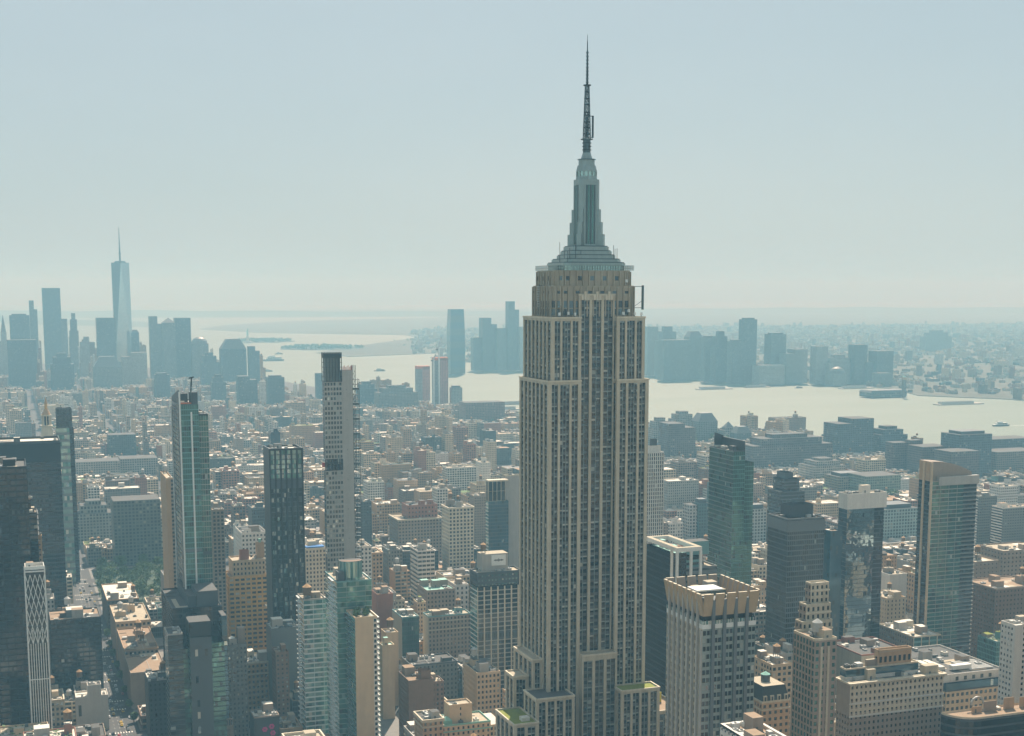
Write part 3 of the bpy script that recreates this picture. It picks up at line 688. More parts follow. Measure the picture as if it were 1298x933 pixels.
# ---------------------------------------------------------------- towers and blocks one can tell apart
def S_(k, w, g='dark', bay=3.2, fl=3.6, **kw): return dict(k=k, w=w, g=g, bay=bay, fl=fl, **kw)
def punch(w, bay=3.2, fl=3.6, wf=.45, hf=.52, rec=.3, g='dark', **kw): return S_('punch', w, g, bay, fl, wf=wf, hf=hf, rec=rec, **kw)
def strips(w, g, bay=2.4, fl=3.6, sp=.25, **kw): return S_('strip', w, g, bay, fl, sp=sp, **kw)
BLANK = lambda w: dict(k='blank', w=w)
def tower(name, label, phrase, cat, fp, st, stE=None, yb=None, z0=0.0, rf=None, group=None, **kw):
    x0, y0, x1, y1, z = fp
    T = thing(name, label, cat, (x0+x1)/2, (y0+y1)/2, group=group)
    facade(T, 'facade', x0, y0, x1, y1, z0, z, st, stE, kw.get('stW'), kw.get('stS'))
    if rf is not None: roof(T, x0, y0, x1, y1, z, **rf)
    reg(phrase, x0, y0, x1, y1, z, yb)
    return T
def part(T, name, x0, y0, x1, y1, z0, z1, st, stE=None, rf=None, **kw):
    facade(T, name, x0, y0, x1, y1, z0, z1, st, stE, kw.get('stW'))
    if rf is not None: roof(T, x0, y0, x1, y1, z1, **rf)
def boxpart(T, name, m, *bs, top=None):
    mb = MB()
    for b_ in bs: mb.box(*b_, m, top=top, bottom=True)
    return mb.build(name, T)

# --- far left
f = foot(None, -45, 33.5, 597, 935, 45)
T = tower('black_tower', 'broad black glass office tower cut by the left edge of the view', 'black tower at the left edge', 'skyscraper', f,
          strips('black_metal', 'black', 1.7, 3.8, .3, pw=.35, pd=.35, pe=3), yb=870, rf=dict(mat='roof_tar', wall='black_metal', par=1.5, bulk=2, units=6, seed=3))
boxpart(T, 'window_cleaning_rig', 'alu_dark', (f[0]+12, f[1]+6, f[4], f[0]+13, f[1]+7, f[4]+6), (f[0]+8, f[1]+6.2, f[4]+6, f[0]+22, f[1]+6.8, f[4]+6.5))
f = foot(None, 33.5, 47, 652, 965, 18); T = tower('terraced_tower', 'narrow black stepped tower with planted terraces between two dark slabs at far left', 'black stepped tower', 'building', f,
          strips('black_metal', 'black', 2, 3.6, .3, sd=.8, sm='dark_stone'), yb=830, rf=dict(mat='roof_gravel', wall='dark_stone', bulk=1, units=2))
part(T, 'upper_storeys', f[0], f[1]+6, f[2]-3.5, f[3], f[4]+.02, f[4]+9, strips('black_metal', 'black', 2, 3.2, .3), rf=dict(mat='roof_gravel', wall='beige_stone', bulk=1, units=1, tanks=1))
f2 = foot(None, 47, 53, 681, 970, 9); T = tower('chimney_tower', 'slim tan brick shaft rising beside the black stepped tower', 'slim tan shaft', 'tower', f2, punch('tan_brick', 3, 3.4, .3, .4), yb=790, rf=dict(wall='tan_brick', bulk=0, units=1))
f = foot(None, -70, 76, 566, 1225, 40)
T = tower('dark_slab', 'wide dark brown office slab with flat top behind the black tower', 'wide dark brown slab', 'skyscraper', f,
          strips('dark_stone', 'black', 1.55, 3.7, .42, pw=.25, pd=.1), yb=735, rf=dict(mat='roof_white', wall='dark_stone', par=2, bulk=1, units=5))
boxpart(T, 'plant_screen', 'black_metal', (f[0]+3, f[1]-.3, f[4]-16, f[2]+.3, f[1]-.06, f[4]-.2))
x0, z = atY(70.5, 519, 1537); x1 = footx(91, 1537, z)
T = thing('slender_glass_tower', 'very slender pale and dark glass tower beside the wide dark slab', 'skyscraper', (x0+x1)/2, 1546)
facade(T, 'facade', x0-.6, 1537, x1-3.4, 1553, 0, z-20, strips('g_pale', 'office', 2.5, 7.4, .38, g_='x') | dict(w='grey_panel', g='pale'), strips('black_metal', 'black', 3, 3.7, .2))
facade(T, 'facade', x1-3.38, 1538, x1+.8, 1552, 0, z-20, strips('black_metal', 'black', 2, 3.7, .3, pw=.3))
facade(T, 'crown', x0+.6, 1537.5, x1-.4, 1552, z-19.98, z, strips('slate_panel', 'black', 3, 6, .2, pw=.3))
boxpart(T, 'window_cleaning_rig', 'alu_dark', (x0+5, 1543, z, x0+5.6, 1544, z+4), (x0+1, 1543.1, z+4, x0+13, 1543.9, z+4.5)); roof(T, x0+.6, 1537.5, x1-.4, 1552, z, wall='slate_panel', mat='roof_tar', bulk=0, units=2)
reg('slender glass tower', x0, 1537, x1, 1553, z, 725)
# old clock tower with pyramid roof
mx, mz = atY(57.5, 503, 1475)
T = thing('old_clock_tower', 'old pale stone tower with steep pyramid roof and gilded lantern behind the dark slab', 'tower', mx, 1475)
zb = atY(57, 582, 1475)[1]; zl = atY(57, 541, 1475)[1]
facade(T, 'facade', mx-11.5, 1463.5, mx+11.5, 1486.5, 0, zb-14, punch('limestone_pale', 3.2, 3.8, .4, .5), None)
mb = MB(); sq = lambda h: [(mx-h, 1475-h), (mx+h, 1475-h), (mx+h, 1475+h), (mx-h, 1475+h)]
mb.prism(sq(12.2), zb-14, zb-11, 'limestone_pale', bottom=True); mb.prism(sq(10.4), zb-11, zb, 'limestone_pale'); mb.prism(sq(10.2), zb, zl, 'limestone_pale', scale=.45); mb.build('pyramid_roof', T)
for r_, dz in ((8.4, 8.0), (6.6, 17.0)):
    mb = MB()
    for s_ in (-2.4, 0, 2.4): mb.box(mx+s_-.5, 1475-r_-1.4, zb+dz, mx+s_+.5, 1475-r_+1.4, zb+dz+1.8, 'g_dark', top='limestone')
    mb.build('dormer', T)
mb = MB(); mb.prism(sq(5.6), zl, zl+1.5, 'limestone_pale', bottom=True)
for i in range(8): mb.bar((mx+4.2*math.cos(i*.785), 1475+4.2*math.sin(i*.785), zl+1.5), (mx+4.2*math.cos(i*.785), 1475+4.2*math.sin(i*.785), zl+11), 1.0, 'limestone_pale')
mb.ngon(mx, 1475, 2.2, zl+1.5, zl+11, 8, 'g_dark'); mb.ngon(mx, 1475, 5.2, zl+11, zl+12.2, 12, 'limestone_pale', bottom=True); mb.build('lantern', T)
mb = MB(); mb.ngon(mx, 1475, 4.4, zl+12.2, zl+18, 12, 'tan_brick', r1=1.8); mb.ngon(mx, 1475, 1.4, zl+18, zl+23, 8, 'gold_brick'); mb.ngon(mx, 1475, 1.7, zl+23, mz, 8, 'tan_brick', r1=.15); mb.build('spire', T)
reg('old clock tower', mx-12, 1463, mx+12, 1487, zb+20, 566)
# white lattice tower
f = foot(None, 31.5, 56, 723, 900, 13); x0, y0, x1, y1, z = f
T = tower('lattice_tower', 'slim tower wrapped in white diamond lattice, standing in front of the black tower', 'white lattice tower', 'skyscraper', f,
          strips('dark_stone', 'dark', 1.45, 3.6, .3), yb=915, rf=dict(mat='roof_rust', wall='white_metal', par=2.2, bulk=1, units=2, seed=5))
mb = MB(); W = x1-x0
for yy in (y0-.5,):
    for i in range(9):                                    # fins that start below the diamonds
        X = x0+W*i/8; mb.bar((X, yy, 0), (X, yy, z-47 if i % 2 else z-38), .42, 'white_metal')
    for X in (x0-.1, x1+.1): mb.bar((X, yy, 0), (X, yy, z+2), .6, 'white_metal')
    n = 4; hgt = 11.0
    for r_ in range(4):
        for c_ in range(n*1):
            xa, xb = x0+W*c_/n, x0+W*(c_+1)/n; za = z-3-r_*hgt
            for k in (0, 1):
                mb.bar((xa if k else xb, yy, za), ((xa+xb)/2, yy, za-hgt/2), .38, 'white_metal'); mb.bar((xa if k else xb, yy, za-hgt), ((xa+xb)/2, yy, za-hgt/2), .38, 'white_metal')
    mb.bar((x0, yy, z-1), (x1, yy, z-1), .8, 'white_metal'); mb.bar((x0, yy, z-70), (x1, yy, z-70), .5, 'white_metal')
mb.build('lattice', T)
mb = MB()
for i in range(4):
    Y = y0+(y1-y0)*i/3
    for X in (x0-.4, x1+.4): mb.bar((X, Y, 0), (X, Y, z), .4, 'white_metal')
mb.build('side_fin', T)
# dark block and blank wall by the avenue
def avx(Y0, w, y, xr): x1 = footx(xr, Y0, atY(xr, y, Y0)[1]); return x1
f = foot(None, 63.5, 127.5, 788, 1068, 34)
T = tower('dark_block', 'squat dark charcoal office block with crowded roof left of the avenue', 'squat charcoal block', 'building', f, strips('black_metal', 'black', 2.3, 3.7, .35, pw=.5, pd=.2, pe=2), yb=865,
          rf=dict(mat='roof_rust', wall='dark_stone', bulk=3, units=9, tanks=1, steel=True))
boxpart(T, 'penthouse', 'grey_panel', (f[0]+12, f[1]+8, f[4], f[0]+24, f[1]+20, f[4]+6), top='roof_white')
f = foot(None, 96, 137, 886, 1000, 16)
T = tower('blank_wall_building', 'pale building with a blank grey-beige wall and stepped top by the avenue', 'pale blank-walled building', 'building', f, BLANK('white_brick'), yb=915, rf=dict(mat='roof_white', wall='white_brick', bulk=0, units=3))
part(T, 'stair_tower', *[f[0]+8.2, f[1]-.05, f[0]+17.5, f[1]+9], f[4]-.1, f[4]+8, BLANK('white_brick'), rf=dict(mat='roof_tar', wall='white_brick', bulk=0, units=2))
boxpart(T, 'window', 'g_dark', (f[0]+1.6, f[1]-.06, f[4]-13, f[0]+3.6, f[1]+.1, f[4]-5))
# --- right side of the avenue
ROWS = []
def row(*a, **k): ROWS.append((a, k))
def R(name, label, phrase, cat, xl, xc, xr, y, Y0, st, stE=None, yb=None, dep=None, **rf):
    f = foot(xl, xc, xr, y, Y0, dep)
    return tower(name, label, phrase, cat, f, st, stE, yb, rf=rf), f
R('loft_building', 'low loft building with bright jumbled roof next to the park trees', 'bright roof by the park', 'building', 128.5, 135.5, 176, 762, 1300, punch('dark_stone', 3.5, 3.8, .5), yb=790, mat='roof_white', wall='tan_brick', bulk=3, units=8, tanks=1)
R('pink_loft', 'pinkish stone loft with square window groups at the avenue corner', 'pinkish corner loft', 'building', 139, 146.5, 191, 790, 1185, punch('beige_stone', 3.6, 4.1, .6, .5, band=[-1]), punch('taupe_brick', 3.4, 4.1, .4), yb=815, mat='roof_gravel', wall='beige_stone', bulk=3, units=7, tanks=2, steel=True)
R('loft_building', 'brown loft with orange water tank and rusty roof on the avenue', 'brown loft with orange tank', 'building', 148, 157.5, 201, 826, 1105, punch('taupe_brick', 3.2, 3.9, .5), yb=852, mat='roof_rust', wall='tan_brick', bulk=3, units=6, tanks=2)
R('loft_building', 'grey-beige blank-fronted loft with rows of vents along the shaded avenue', 'grey-beige blank loft', 'building', 153, 165.5, 212, 855, 1045, BLANK('taupe_brick'), punch('taupe_brick', 3.4, 3.9, .45), yb=933, mat='roof_rust', wall='taupe_brick', bulk=2, units=8, tanks=1)
R('black_loft', 'black-walled low building with pale patched roof at the foot of the avenue', 'black-walled low building', 'building', 183, 188, 222, 866, 960, punch('dark_stone', 3.2, 3.6, .4), yb=933, mat='roof_white', wall='dark_stone', bulk=2, units=6, tanks=1)
# --- towers between the avenues
f = foot(203, 211, 219.5, 608, 1150)
T = tower('tan_tower', 'slim tan apartment tower with a dark vertical recess half behind the finned glass tower', 'slim tan tower', 'skyscraper', f, strips('taupe_brick', 'dark', 2, 3.3, .4, sd=.5), BLANK('tan_brick'), yb=770, rf=dict(wall='tan_brick', bulk=0, units=1, tanks=1, steel=True))
boxpart(T, 'pier', 'tan_brick', (f[0]-.6, f[1]-.6, 0, f[0]+3.2, f[1]-.06, f[4]+.5))
# finned glass tower with crane
x0, y0, x1, y1, z = foot(218, 227.5, 264, 528, 968)
T = thing('finned_glass_tower', 'tall blue-green glass tower with pale vertical fins and jagged crown topped by a crane', 'skyscraper', (x0+x1)/2, (y0+y1)/2)
zt = atY(228, 506, 968)[1]; xm = x0+(x1-x0)*.66
facade(T, 'facade', x0, y0, xm, y1, 0, zt-4, strips('teal_metal', 'green', 1.5, 3.7, .2, pw=.12, pd=.1), strips('slate_panel', 'dark', 1.7, 3.7, .25))
facade(T, 'facade', xm+.02, y0+1.2, x1, y1-2, 0, z, strips('concrete', 'green', 1.6, 3.7, .12, pw=.15, pd=.12))
mb = MB()
for zz in (60, 96, 131): mb.box(x0+1, y0-.25, zz, xm-.5, y0-.07, zz+2.2, 'grey_panel'); mb.box(xm+.4, y0+.95, zz-3, x1-.2, y0+1.1, zz-.5, 'slate_panel')
mb.build('mechanical_band', T)
for X, top in ((x0+.3, zt+5), (x0+(xm-x0)*.62, zt-9)): boxpart(T, 'fin', 'white_metal', (X-.55, y0-.9, 0, X+.55, y0-.14, top))
boxpart(T, 'fin', 'white_metal', (x0-.9, y1-1.2, 0, x0-.1, y1, z+4)); boxpart(T, 'fin', 'concrete', (x0-.7, y0+6, 0, x0-.1, y0+6.8, zt))
mb = MB(); mb.poly([(x0, y0, zt-4), (x0, y1, zt-4), (x0, y1, zt-1), (x0, y0+4, zt+6), (x0, y0, zt+6)][::-1], 'slate_panel'); mb.poly([(x0+.4, y0, zt-4), (x0+.4, y1, zt-4), (x0+.4, y1, zt-1), (x0+.4, y0+4, zt+6), (x0+.4, y0, zt+6)], 'slate_panel')
mb.box(xm-4.2, y0+.3, zt-4, xm-.2, y0+5, zt+4.5, 'slate_panel'); mb.build('crown', T)
boxpart(T, 'roof_deck', 'orange_paint', (x0+1.2, y0+.4, zt-4.0, xm-4.5, y0+1.0, zt-2.6)); roof(T, x0, y0, xm, y1, zt-4, mat='roof_tar', wall='slate_panel', par=.6, bulk=2, units=3); roof(T, xm+.02, y0+1.2, x1, y1-2, z, mat='roof_tar', wall='black_metal', bulk=0, units=3)
reg('finned glass tower', x0, y0, x1, y1, zt, 745)
K = thing('roof_crane', 'small dark luffing crane on the finned glass tower', 'crane', x0+9, y0+9, zt-4)
mb = MB(); mb.ngon(x0+9, y0+9, 1.3, zt-4, zt+4, 8, 'unit_dark'); mb.build('turret', K); mb = MB(); mb.bar((x0+9, y0+9, zt+2), (x0+10, y0+9, zt+14), .9, 'black_metal'); mb.bar((x0+8, y0+9, zt+13.5), (x0+11.5, y0+9, zt+14.4), .8, 'black_metal'); mb.build('jib', K)
R('grid_apartment_tower', 'brown-grey apartment tower with small square window grid right of the finned glass tower', 'brown-grey grid tower', 'building', 266, 269, 284, 648, 1095, punch('taupe_brick', 3.0, 3.1, .62, .62), yb=775, mat='roof_gravel', wall='taupe_brick', bulk=1, units=3)
# black piered tower
x0, y0, x1, y1, z = foot(334, 341.7, 383, 569, 1015)
T = thing('black_piered_tower', 'black office-like tower with heavy vertical piers and pale glass bays in the middle left', 'skyscraper', (x0+x1)/2, (y0+y1)/2)
g_ = {'k': 'strip', 'w': 'slate_panel', 'g': 'office', 'bay': 2.0, 'fl': 3.6, 'sp': .2}
for za, zb_, g2 in ((0, 40, 'dark'), (40, 112, 'office'), (112, z-30, 'office'), (z-23, z-1.5, 'pale')): facade(T, 'facade', x0+.5, y0+.8, x1-.5, y1, za, zb_, dict(g_, g=g2), BLANK('slate_panel'))
boxpart(T, 'mechanical_band', 'slate_panel', (x0+.3, y0+.4, z-30, x1-.3, y1, z-23.02))
wd = (x1-x0)
for i in range(7): X = x0+wd*i/6; boxpart(T, 'pier', 'black_metal', (X-.55, y0-.5, 0, X+.55, y0+.9, z))
boxpart(T, 'side_wall', 'slate_panel', (x0-.3, y0+.92, 0, x0+.48, y1+.3, z)); boxpart(T, 'side_wall', 'slate_panel', (x1-.48, y0+.92, 0, x1+.3, y1+.3, z)); boxpart(T, 'top_beam', 'black_metal', (x0+.57, y0-.3, z-1.5, x1-.57, y0+.9, z-.02))
mb = MB()
for i in range(6):
    for k in range(9):
        if rng.random() < .55:
            xa = x0+wd*i/6+.7; xb = x0+wd*(i+1)/6-.7; za = 22+k*13+rng.random()*4; mb.bar((xa, y0+.62, za), (xb, y0+.62, za+11), .35, 'slate_panel')
mb.build('brace', T)
roof(T, x0, y0, x1, y1, z-1.4, mat='roof_tar', wall='black_metal', par=1.2, bulk=1, units=4); reg('black piered tower', x0, y0, x1, y1, z, 793)
R('blue_tower', 'pale blue glass tower top peeping over the black piered tower', 'pale blue tower', 'building', 340, 343, 355, 549, 1750, strips('g_blue', 'blue', 2.4, 3.6, .2), yb=566, mat='roof_tar', wall='g_blue', bulk=1, units=1)
# concrete tower under construction
x0, y0, x1, y1, z = foot(408, 410.5, 446.5, 470, 1085)
zc = atY(410, 447, 1085)[1]; xw = footx(433, 1085, z); xs = footx(455, 1085, z)
T = thing('unfinished_tower', 'very slim concrete tower under construction with scaffold hoist and dark framed top', 'skyscraper', (x0+x1)/2, (y0+y1)/2)
zd = atY(416, 597, 1085)[1]; ze = atY(416, 582, 1085)[1]
win = dict(k='punch', w='concrete', g='office', bay=2.3, fl=3.9, wf=.72, hf=.62, rec=.5)
facade(T, 'facade', x0, y0, xw, y1, 0, zd, win, strips('grey_panel', 'dark', 2, 3.9, .3)); facade(T, 'open_storey', x0+1, y0+1.5, xw, y1-1, zd, ze, strips('black_metal', 'black', 2, 4, .1)); facade(T, 'facade', x0, y0, xw, y1, ze, zc-23, win, strips('grey_panel', 'dark', 2, 3.9, .3))
mb = MB()
for i in range(6): X = x0+(xw-x0)*i/5; mb.bar((X, y0+.4, zd), (X, y0+.4, ze), .6, 'black_metal')
for k in range(4): mb.bar((x0, y0+.4, zd+(ze-zd)*k/3), (xw, y0+.4, zd+(ze-zd)*k/3), .4, 'black_metal')
mb.build('open_frame', T)
facade(T, 'core_wall', xw+.02, y0, x1, y1, 0, z, BLANK('concrete'), BLANK('concrete'))
mb = MB()
for k in range(9): mb.box(x1-5.2, y0-.08, 40+k*24, x1-4.6, y0+.1, 40.8+k*24, 'unit_dark'); mb.box(xw+.1, y0-.05, 44+k*24, x1-.1, y0+.1, 44.15+k*24, 'unit_grey')
mb.build('form_tie', T)
mb = MB(); mb.box(x0+.8, y0+.8, zc-23, xw-.8, y1, zc-4, 'g_mid', top='roof_tar')
for i in range(7):
    X = x0+(xw-x0)*i/6
    for Y in (y0, y1): mb.bar((X, Y, zc-23), (X, Y, zc), .5, 'black_metal')
for k in range(7): mb.bar((x0, y0-.02, zc-23+k*3.8), (xw, y0-.02, zc-23+k*3.8), .45, 'black_metal'); mb.bar((x0, y0, zc-23+k*3.8), (x0, y1, zc-23+k*3.8), .45, 'black_metal')
mb.box(x0, y0-.1, zc-4.5, xw, y1, zc-.6, 'black_metal', bottom=True); mb.build('crown_frame', T)
mb = MB(); n = int(z/4)
for X in (x1+.4, x1+2.6, xs):
    for Y in (y0+.5, y0+5): mb.bar((X, Y, 0), (X, Y, z+(4 if X < xs else -7)), .35, 'black_metal')
for k in range(n): 
    zz = 4+k*4
    if zz < z-6: mb.box(x1+.3, y0+.6, zz, xs, y0+4.9, zz+(1.6 if k % 3 == 0 else .35), 'unit_dark' if k % 3 else 'alu_dark', bottom=True)
    mb.bar((x1+.4, y0+.5, zz), (x1+2.6, y0+.5, min(z, zz+4)), .2, 'black_metal')
mb.build('hoist_scaffold', T)
mb = MB()
for i in range(9): X = xw+.4+(x1-xw-.6)*i/8; mb.bar((X, y0+.3, z), (X, y0+.3, z+2.6+(i % 3)*.6), .4, 'red_paint')
mb.build('safety_fence', T); boxpart(T, 'hoist_cab', 'red_paint', (x0-2.0, y0+1, zd+3, x0-.1, y0+4, zd+6.5)); reg('unfinished concrete tower', x0, y0, xs, y1, zc, 715)
# green glass tower with balconies and beige-walled tower with curved glass crown
f = foot(377, 384.5, 413, 762, 905)
T, _ = R('pale_green_tower', 'pale green glass apartment tower with zigzag balconies left of the beige-walled tower', 'pale green glass tower', 'building', 377, 384.5, 413, 762, 905, strips('white_metal', 'pale', 2.2, 3.4, .3, pw=.3, pd=.15, pe=3), strips('white_metal', 'teal', 2.4, 3.4, .3, sd=1.4, sr=(.05, .5)), yb=905, mat='roof_gravel', wall='concrete', bulk=1, units=4)
tank(T, f[0]+4, f[1]+7, f[4], 2.9)
x0, y0, x1, y1, z = foot(412, 427, 471, 739, 862)
T = thing('curved_crown_tower', 'tall teal glass apartment tower with curved glass crown, planted terrace and blank beige wall', 'skyscraper', (x0+x1)/2, (y0+y1)/2)
facade(T, 'facade', x0, y0, x1, y1, 0, z, strips('alu', 'teal', 2.0, 3.4, .15, pw=.15, pd=.15, pe=3), strips('white_metal', 'pale', 2.2, 3.4, .2, sd=1.5, sr=(.4, .8)))
roof(T, x0, y0, x1, y1, z, wall='teal_metal', bulk=1, units=5, par=1.0)
cz = atY(440, 711, 870)[1]; cx, cyy = x0+11.5, y0+9; mb = MB()
for i in range(14):
    a0, a1 = math.pi*(1.0+i/14*1.0), math.pi*(1.0+(i+1)/14)
    p, q_ = (cx+7.2*math.cos(a0), cyy+5.5*math.sin(a0)), (cx+7.2*math.cos(a1), cyy+5.5*math.sin(a1))
    mb.quad((*p, z), (*q_, z), (*q_, cz), (*p, cz), 'g_pale' if i % 3 else 'g_teal'); mb.bar((*p, z), (*p, cz), .25, 'teal_metal')
mb.box(cx-7.2, cyy+.01, z, cx+7.2, cyy+6, cz, 'g_teal', top='roof_tar'); mb.poly([(cx+7.4*math.cos(math.pi*(1+i/14)), cyy+5.7*math.sin(math.pi*(1+i/14)), cz+.25) for i in range(15)], 'brown_brick'); mb.build('glass_crown', T)
boxpart(T, 'plant_room', 'slate_panel', (x0+1.5, y0+2, z, x0+5.5, y0+9, z+6.5))
fx0, fy0, fx1, fy1, fz = foot(436, 450, 478, 785, 838)
fy1 = min(fy1, y0-.02)
facade(T, 'front_block', fx0, fy0, fx1-2.6, fy1, 0, fz, BLANK('beige_stone'), strips('alu', 'teal', 2.2, 3.4, .18, sd=1.4, sr=(.1, .6)))
facade(T, 'window_column', fx1-2.58, fy0+.3, fx1, fy1, 0, fz, dict(k='punch', w='white_brick', g='dark', bay=2.6, fl=3.4, wf=.6, hf=.6, rec=.3), None, stW=strips('white_metal', 'pale', 2.4, 3.4, .3, sd=1.5))
mb = MB()
for k in range(int(fz/3.4)): mb.box(fx1+.02, fy0+1, 3.4*k+3, fx1+1.9, fy0+6, 3.4*k+3.25, 'white_metal', bottom=True); mb.box(fx1+1.8, fy0+1, 3.4*k+3.25, fx1+1.9, fy0+6, 3.4*k+4.2, 'g_pale', bottom=True)
mb.build('balcony', T); roof(T, fx0, fy0, fx1, fy1, fz, mat='roof_gravel', wall='beige_stone', bulk=0, units=1)
reg('beige-walled glass tower', fx0, fy0, x1, y1, z, 933)
TERRACE = (fx0+1, fy0+1, fx1-1, fy1-1, fz+.1)
# dark cluster
x0, y0, x1, y1, z = foot(234, 249, 276, 750, 940)
T = thing('dark_cluster_tower', 'dark many-winged glass apartment tower with black roof boxes in the lower left', 'skyscraper', (x0+x1)/2, (y0+y1)/2)
zl = atY(249, 770, 940)[1]
boxpart(T, 'roof_box', 'slate_panel', (x0, y0, zl, x1, y1, z), top='roof_tar'); boxpart(T, 'roof_box', 'slate_panel', (x0-5.5, y0+3, zl, x0-.02, y1, z-3.5), top='roof_tar')
xa = footx(218, 940, zl); facade(T, 'facade', xa, y0-3, x1+2, y1, 0, zl, strips('black_metal', 'dark', 2.2, 3.4, .3, pw=.5, pd=.2, pe=3)); roof(T, xa, y0-3, x1+2, y1, zl, mat='roof_tar', wall='black_metal', bulk=0, units=6)
a_ = foot(208, 212.5, 231.5, 806, 905); facade(T, 'side_wing', a_[0], a_[1], a_[2], a_[3], 0, a_[4], strips('slate_panel', 'dark', 3, 3.4, .3, sd=.4), strips('grey_panel', 'green', 2, 3.4, .3)); roof(T, *a_[:4], a_[4], wall='concrete', mat='roof_tar', bulk=0, units=3)
b_ = foot(None, 240.5, 268, 809, 900, 20); facade(T, 'front_panel', b_[0], b_[1], b_[2], b_[3], 0, b_[4], BLANK('slate_panel'), strips('black_metal', 'green', 2, 3.4, .2)); boxpart(T, 'roof_box', 'black_metal', (b_[0], b_[1]+2, b_[4], b_[2], b_[3], b_[4]+10), top='roof_tar')
mb = MB(); xm = (b_[0]+b_[2])/2
for k, (dz, w_, g2) in enumerate(((8, 3.2, 'g_dark'), (8, -3.0, 'blind'), (26, -3, 'g_black'), (50, -2.6, 'blind'), (60, -2.6, 'g_sky'), (42, -2.6, 'g_dark'))): mb.box(xm+w_-.8, b_[1]-.08, b_[4]-dz-4.5, xm+w_+1.0, b_[1]+.1, b_[4]-dz, g2)
mb.build('window', T)
facade(T, 'glass_link', a_[2]+.05, 908, b_[0]-.05, 925, 0, b_[4]-9, strips('black_metal', 'green', 1.8, 3.4, .2)); facade(T, 'glass_link', b_[2]+.05, 906, b_[2]+9, 925, 0, b_[4]-6, strips('black_metal', 'green', 1.8, 3.4, .2))
c_ = foot(None, 272.5, 287, 782, 915, 16); facade(T, 'dark_fin_wing', max(c_[0], b_[2]+9.1), c_[1], c_[2], c_[3], 0, c_[4], strips('slate_panel', 'blue', 2.4, 3.4, .2)); boxpart(T, 'roof_deck', 'roof_tar', (max(c_[0], b_[2]+9.1), c_[1], c_[4], c_[2], c_[3], c_[4]+.4))
reg('dark many-winged tower', xa, 900, c_[2], y1, zl, 930)
T, f = R('grey_brick_tower', 'narrow grey brick apartment tower with white dome tank right of the dark many-winged tower', 'narrow grey brick tower', 'building', 286, 288, 313, 820, 930, punch('grey_brick', 2.9, 3.2, .42, .5, g='office'), yb=905, dep=16, mat='roof_tar', wall='grey_brick', bulk=1, units=2)
boxpart(T, 'stair_tower', 'taupe_brick', (f[0]+8, f[1]+5, f[4], f[0]+13, f[1]+11, f[4]+11)); mb = MB(); mb.ngon(f[0]+4, f[1]+5, 2.4, f[4]+1, f[4]+4.6, 12, 'white_metal'); mb.ngon(f[0]+4, f[1]+5, 2.4, f[4]+4.6, f[4]+6, 12, 'white_metal', r1=.6); mb.build('dome_tank', T)
T, f = R('gold_lit_brick_building', 'stepped golden tan brick loft block between the grid tower and black piered tower', 'golden tan brick block', 'building', 284, 290, 339, 733, 1105, punch('gold_brick', 4.6, 3.7, .70, .5, g='office'), yb=795, dep=26, mat='roof_rust', wall='gold_brick', bulk=0, units=3)  # yellow light reflected onto this wall is painted into its base colour
part(T, 'upper_storeys', f[0]+4, f[1]+5, f[2]-.5, f[3], f[4], f[4]+12, punch('beige_stone', 3.0, 3.8, .4), rf=dict(mat='roof_gravel', wall='beige_stone', bulk=1, units=4))
part(T, 'chimney_block', f[0]+25, f[1]+12, f[0]+31, f[1]+18, f[4]+12, f[4]+25, BLANK('tan_brick')); boxpart(T, 'spire_cap', 'copper_green', (f[0]+27, f[1]+14, f[4]+25, f[0]+29, f[1]+16, f[4]+28)); part(T, 'plant_box', f[0]+11, f[1]+9, f[0]+18, f[1]+15, f[4]+12, f[4]+20, BLANK('red_brick'))
R('skylight_building', 'pale stone block with striped skylights on its roof behind the golden brick block', 'pale block with skylights', 'building', 298, 306, 338, 677, 1290, punch('white_brick', 3.6, 4.0, .5, .5, rec=.2), yb=712, mat='roof_tar', wall='white_brick', bulk=2, units=5)
R('pale_loft', 'pale cream loft with blue tarpaulin on the roof right of the black piered tower', 'cream loft with blue tarpaulin', 'building', 384, 387, 413, 697, 1230, punch('limestone_pale', 3.4, 3.9, .5, .55, band=[-2]), yb=755, dep=28, mat='roof_gravel', wall='limestone_pale', bulk=2, units=3)
boxpart(bpy.context.scene.collection.objects[-1].parent, 'tarpaulin', 'blue_tarp', (HEROES[-1]['fp'][0]+1, 1231, HEROES[-1]['z']+1.2, HEROES[-1]['fp'][2]-1, 1240, HEROES[-1]['z']+2.2))
# --- centre field
R('blue_grey_slab', 'plain blue-grey apartment slab just right of the unfinished concrete tower', 'plain blue-grey slab', 'building', 455.5, 457, 471, 637, 1510, punch('slate_panel', 3.2, 3.2, .5, .4, rec=0), yb=690, dep=20, mat='roof_tar', wall='slate_panel', bulk=1, units=2)
T, f = R('terraced_block', 'long grey terraced block with a dark red top storey', 'terraced block with red top', 'building', 503, 505, 560, 660, 1500, punch('taupe_brick', 3.6, 3.8, .5, .5, rec=.2, band=[-1]), yb=690, dep=40, mat='roof_gravel', wall='limestone', bulk=0, units=4, cornice=.8)
part(T, 'upper_storeys', f[0]+14, f[1]+10, f[2]-2, f[3]-4, f[4], f[4]+14, punch('red_brick', 4, 4.4, .4, .4, rec=.1), rf=dict(mat='roof_tar', wall='red_brick', bulk=2, units=3))
R('arched_loft_tower', 'tall pale loft tower with arched top windows in the middle distance', 'pale arched loft tower', 'building', 560, 569, 600.5, 645, 1390, punch('limestone_pale', 4.2, 3.9, .6, .6, rec=.4, band=[-1, -4]), yb=720, mat='roof_tar', wall='limestone_pale', bulk=3, units=4, tanks=2, cornice=.7)
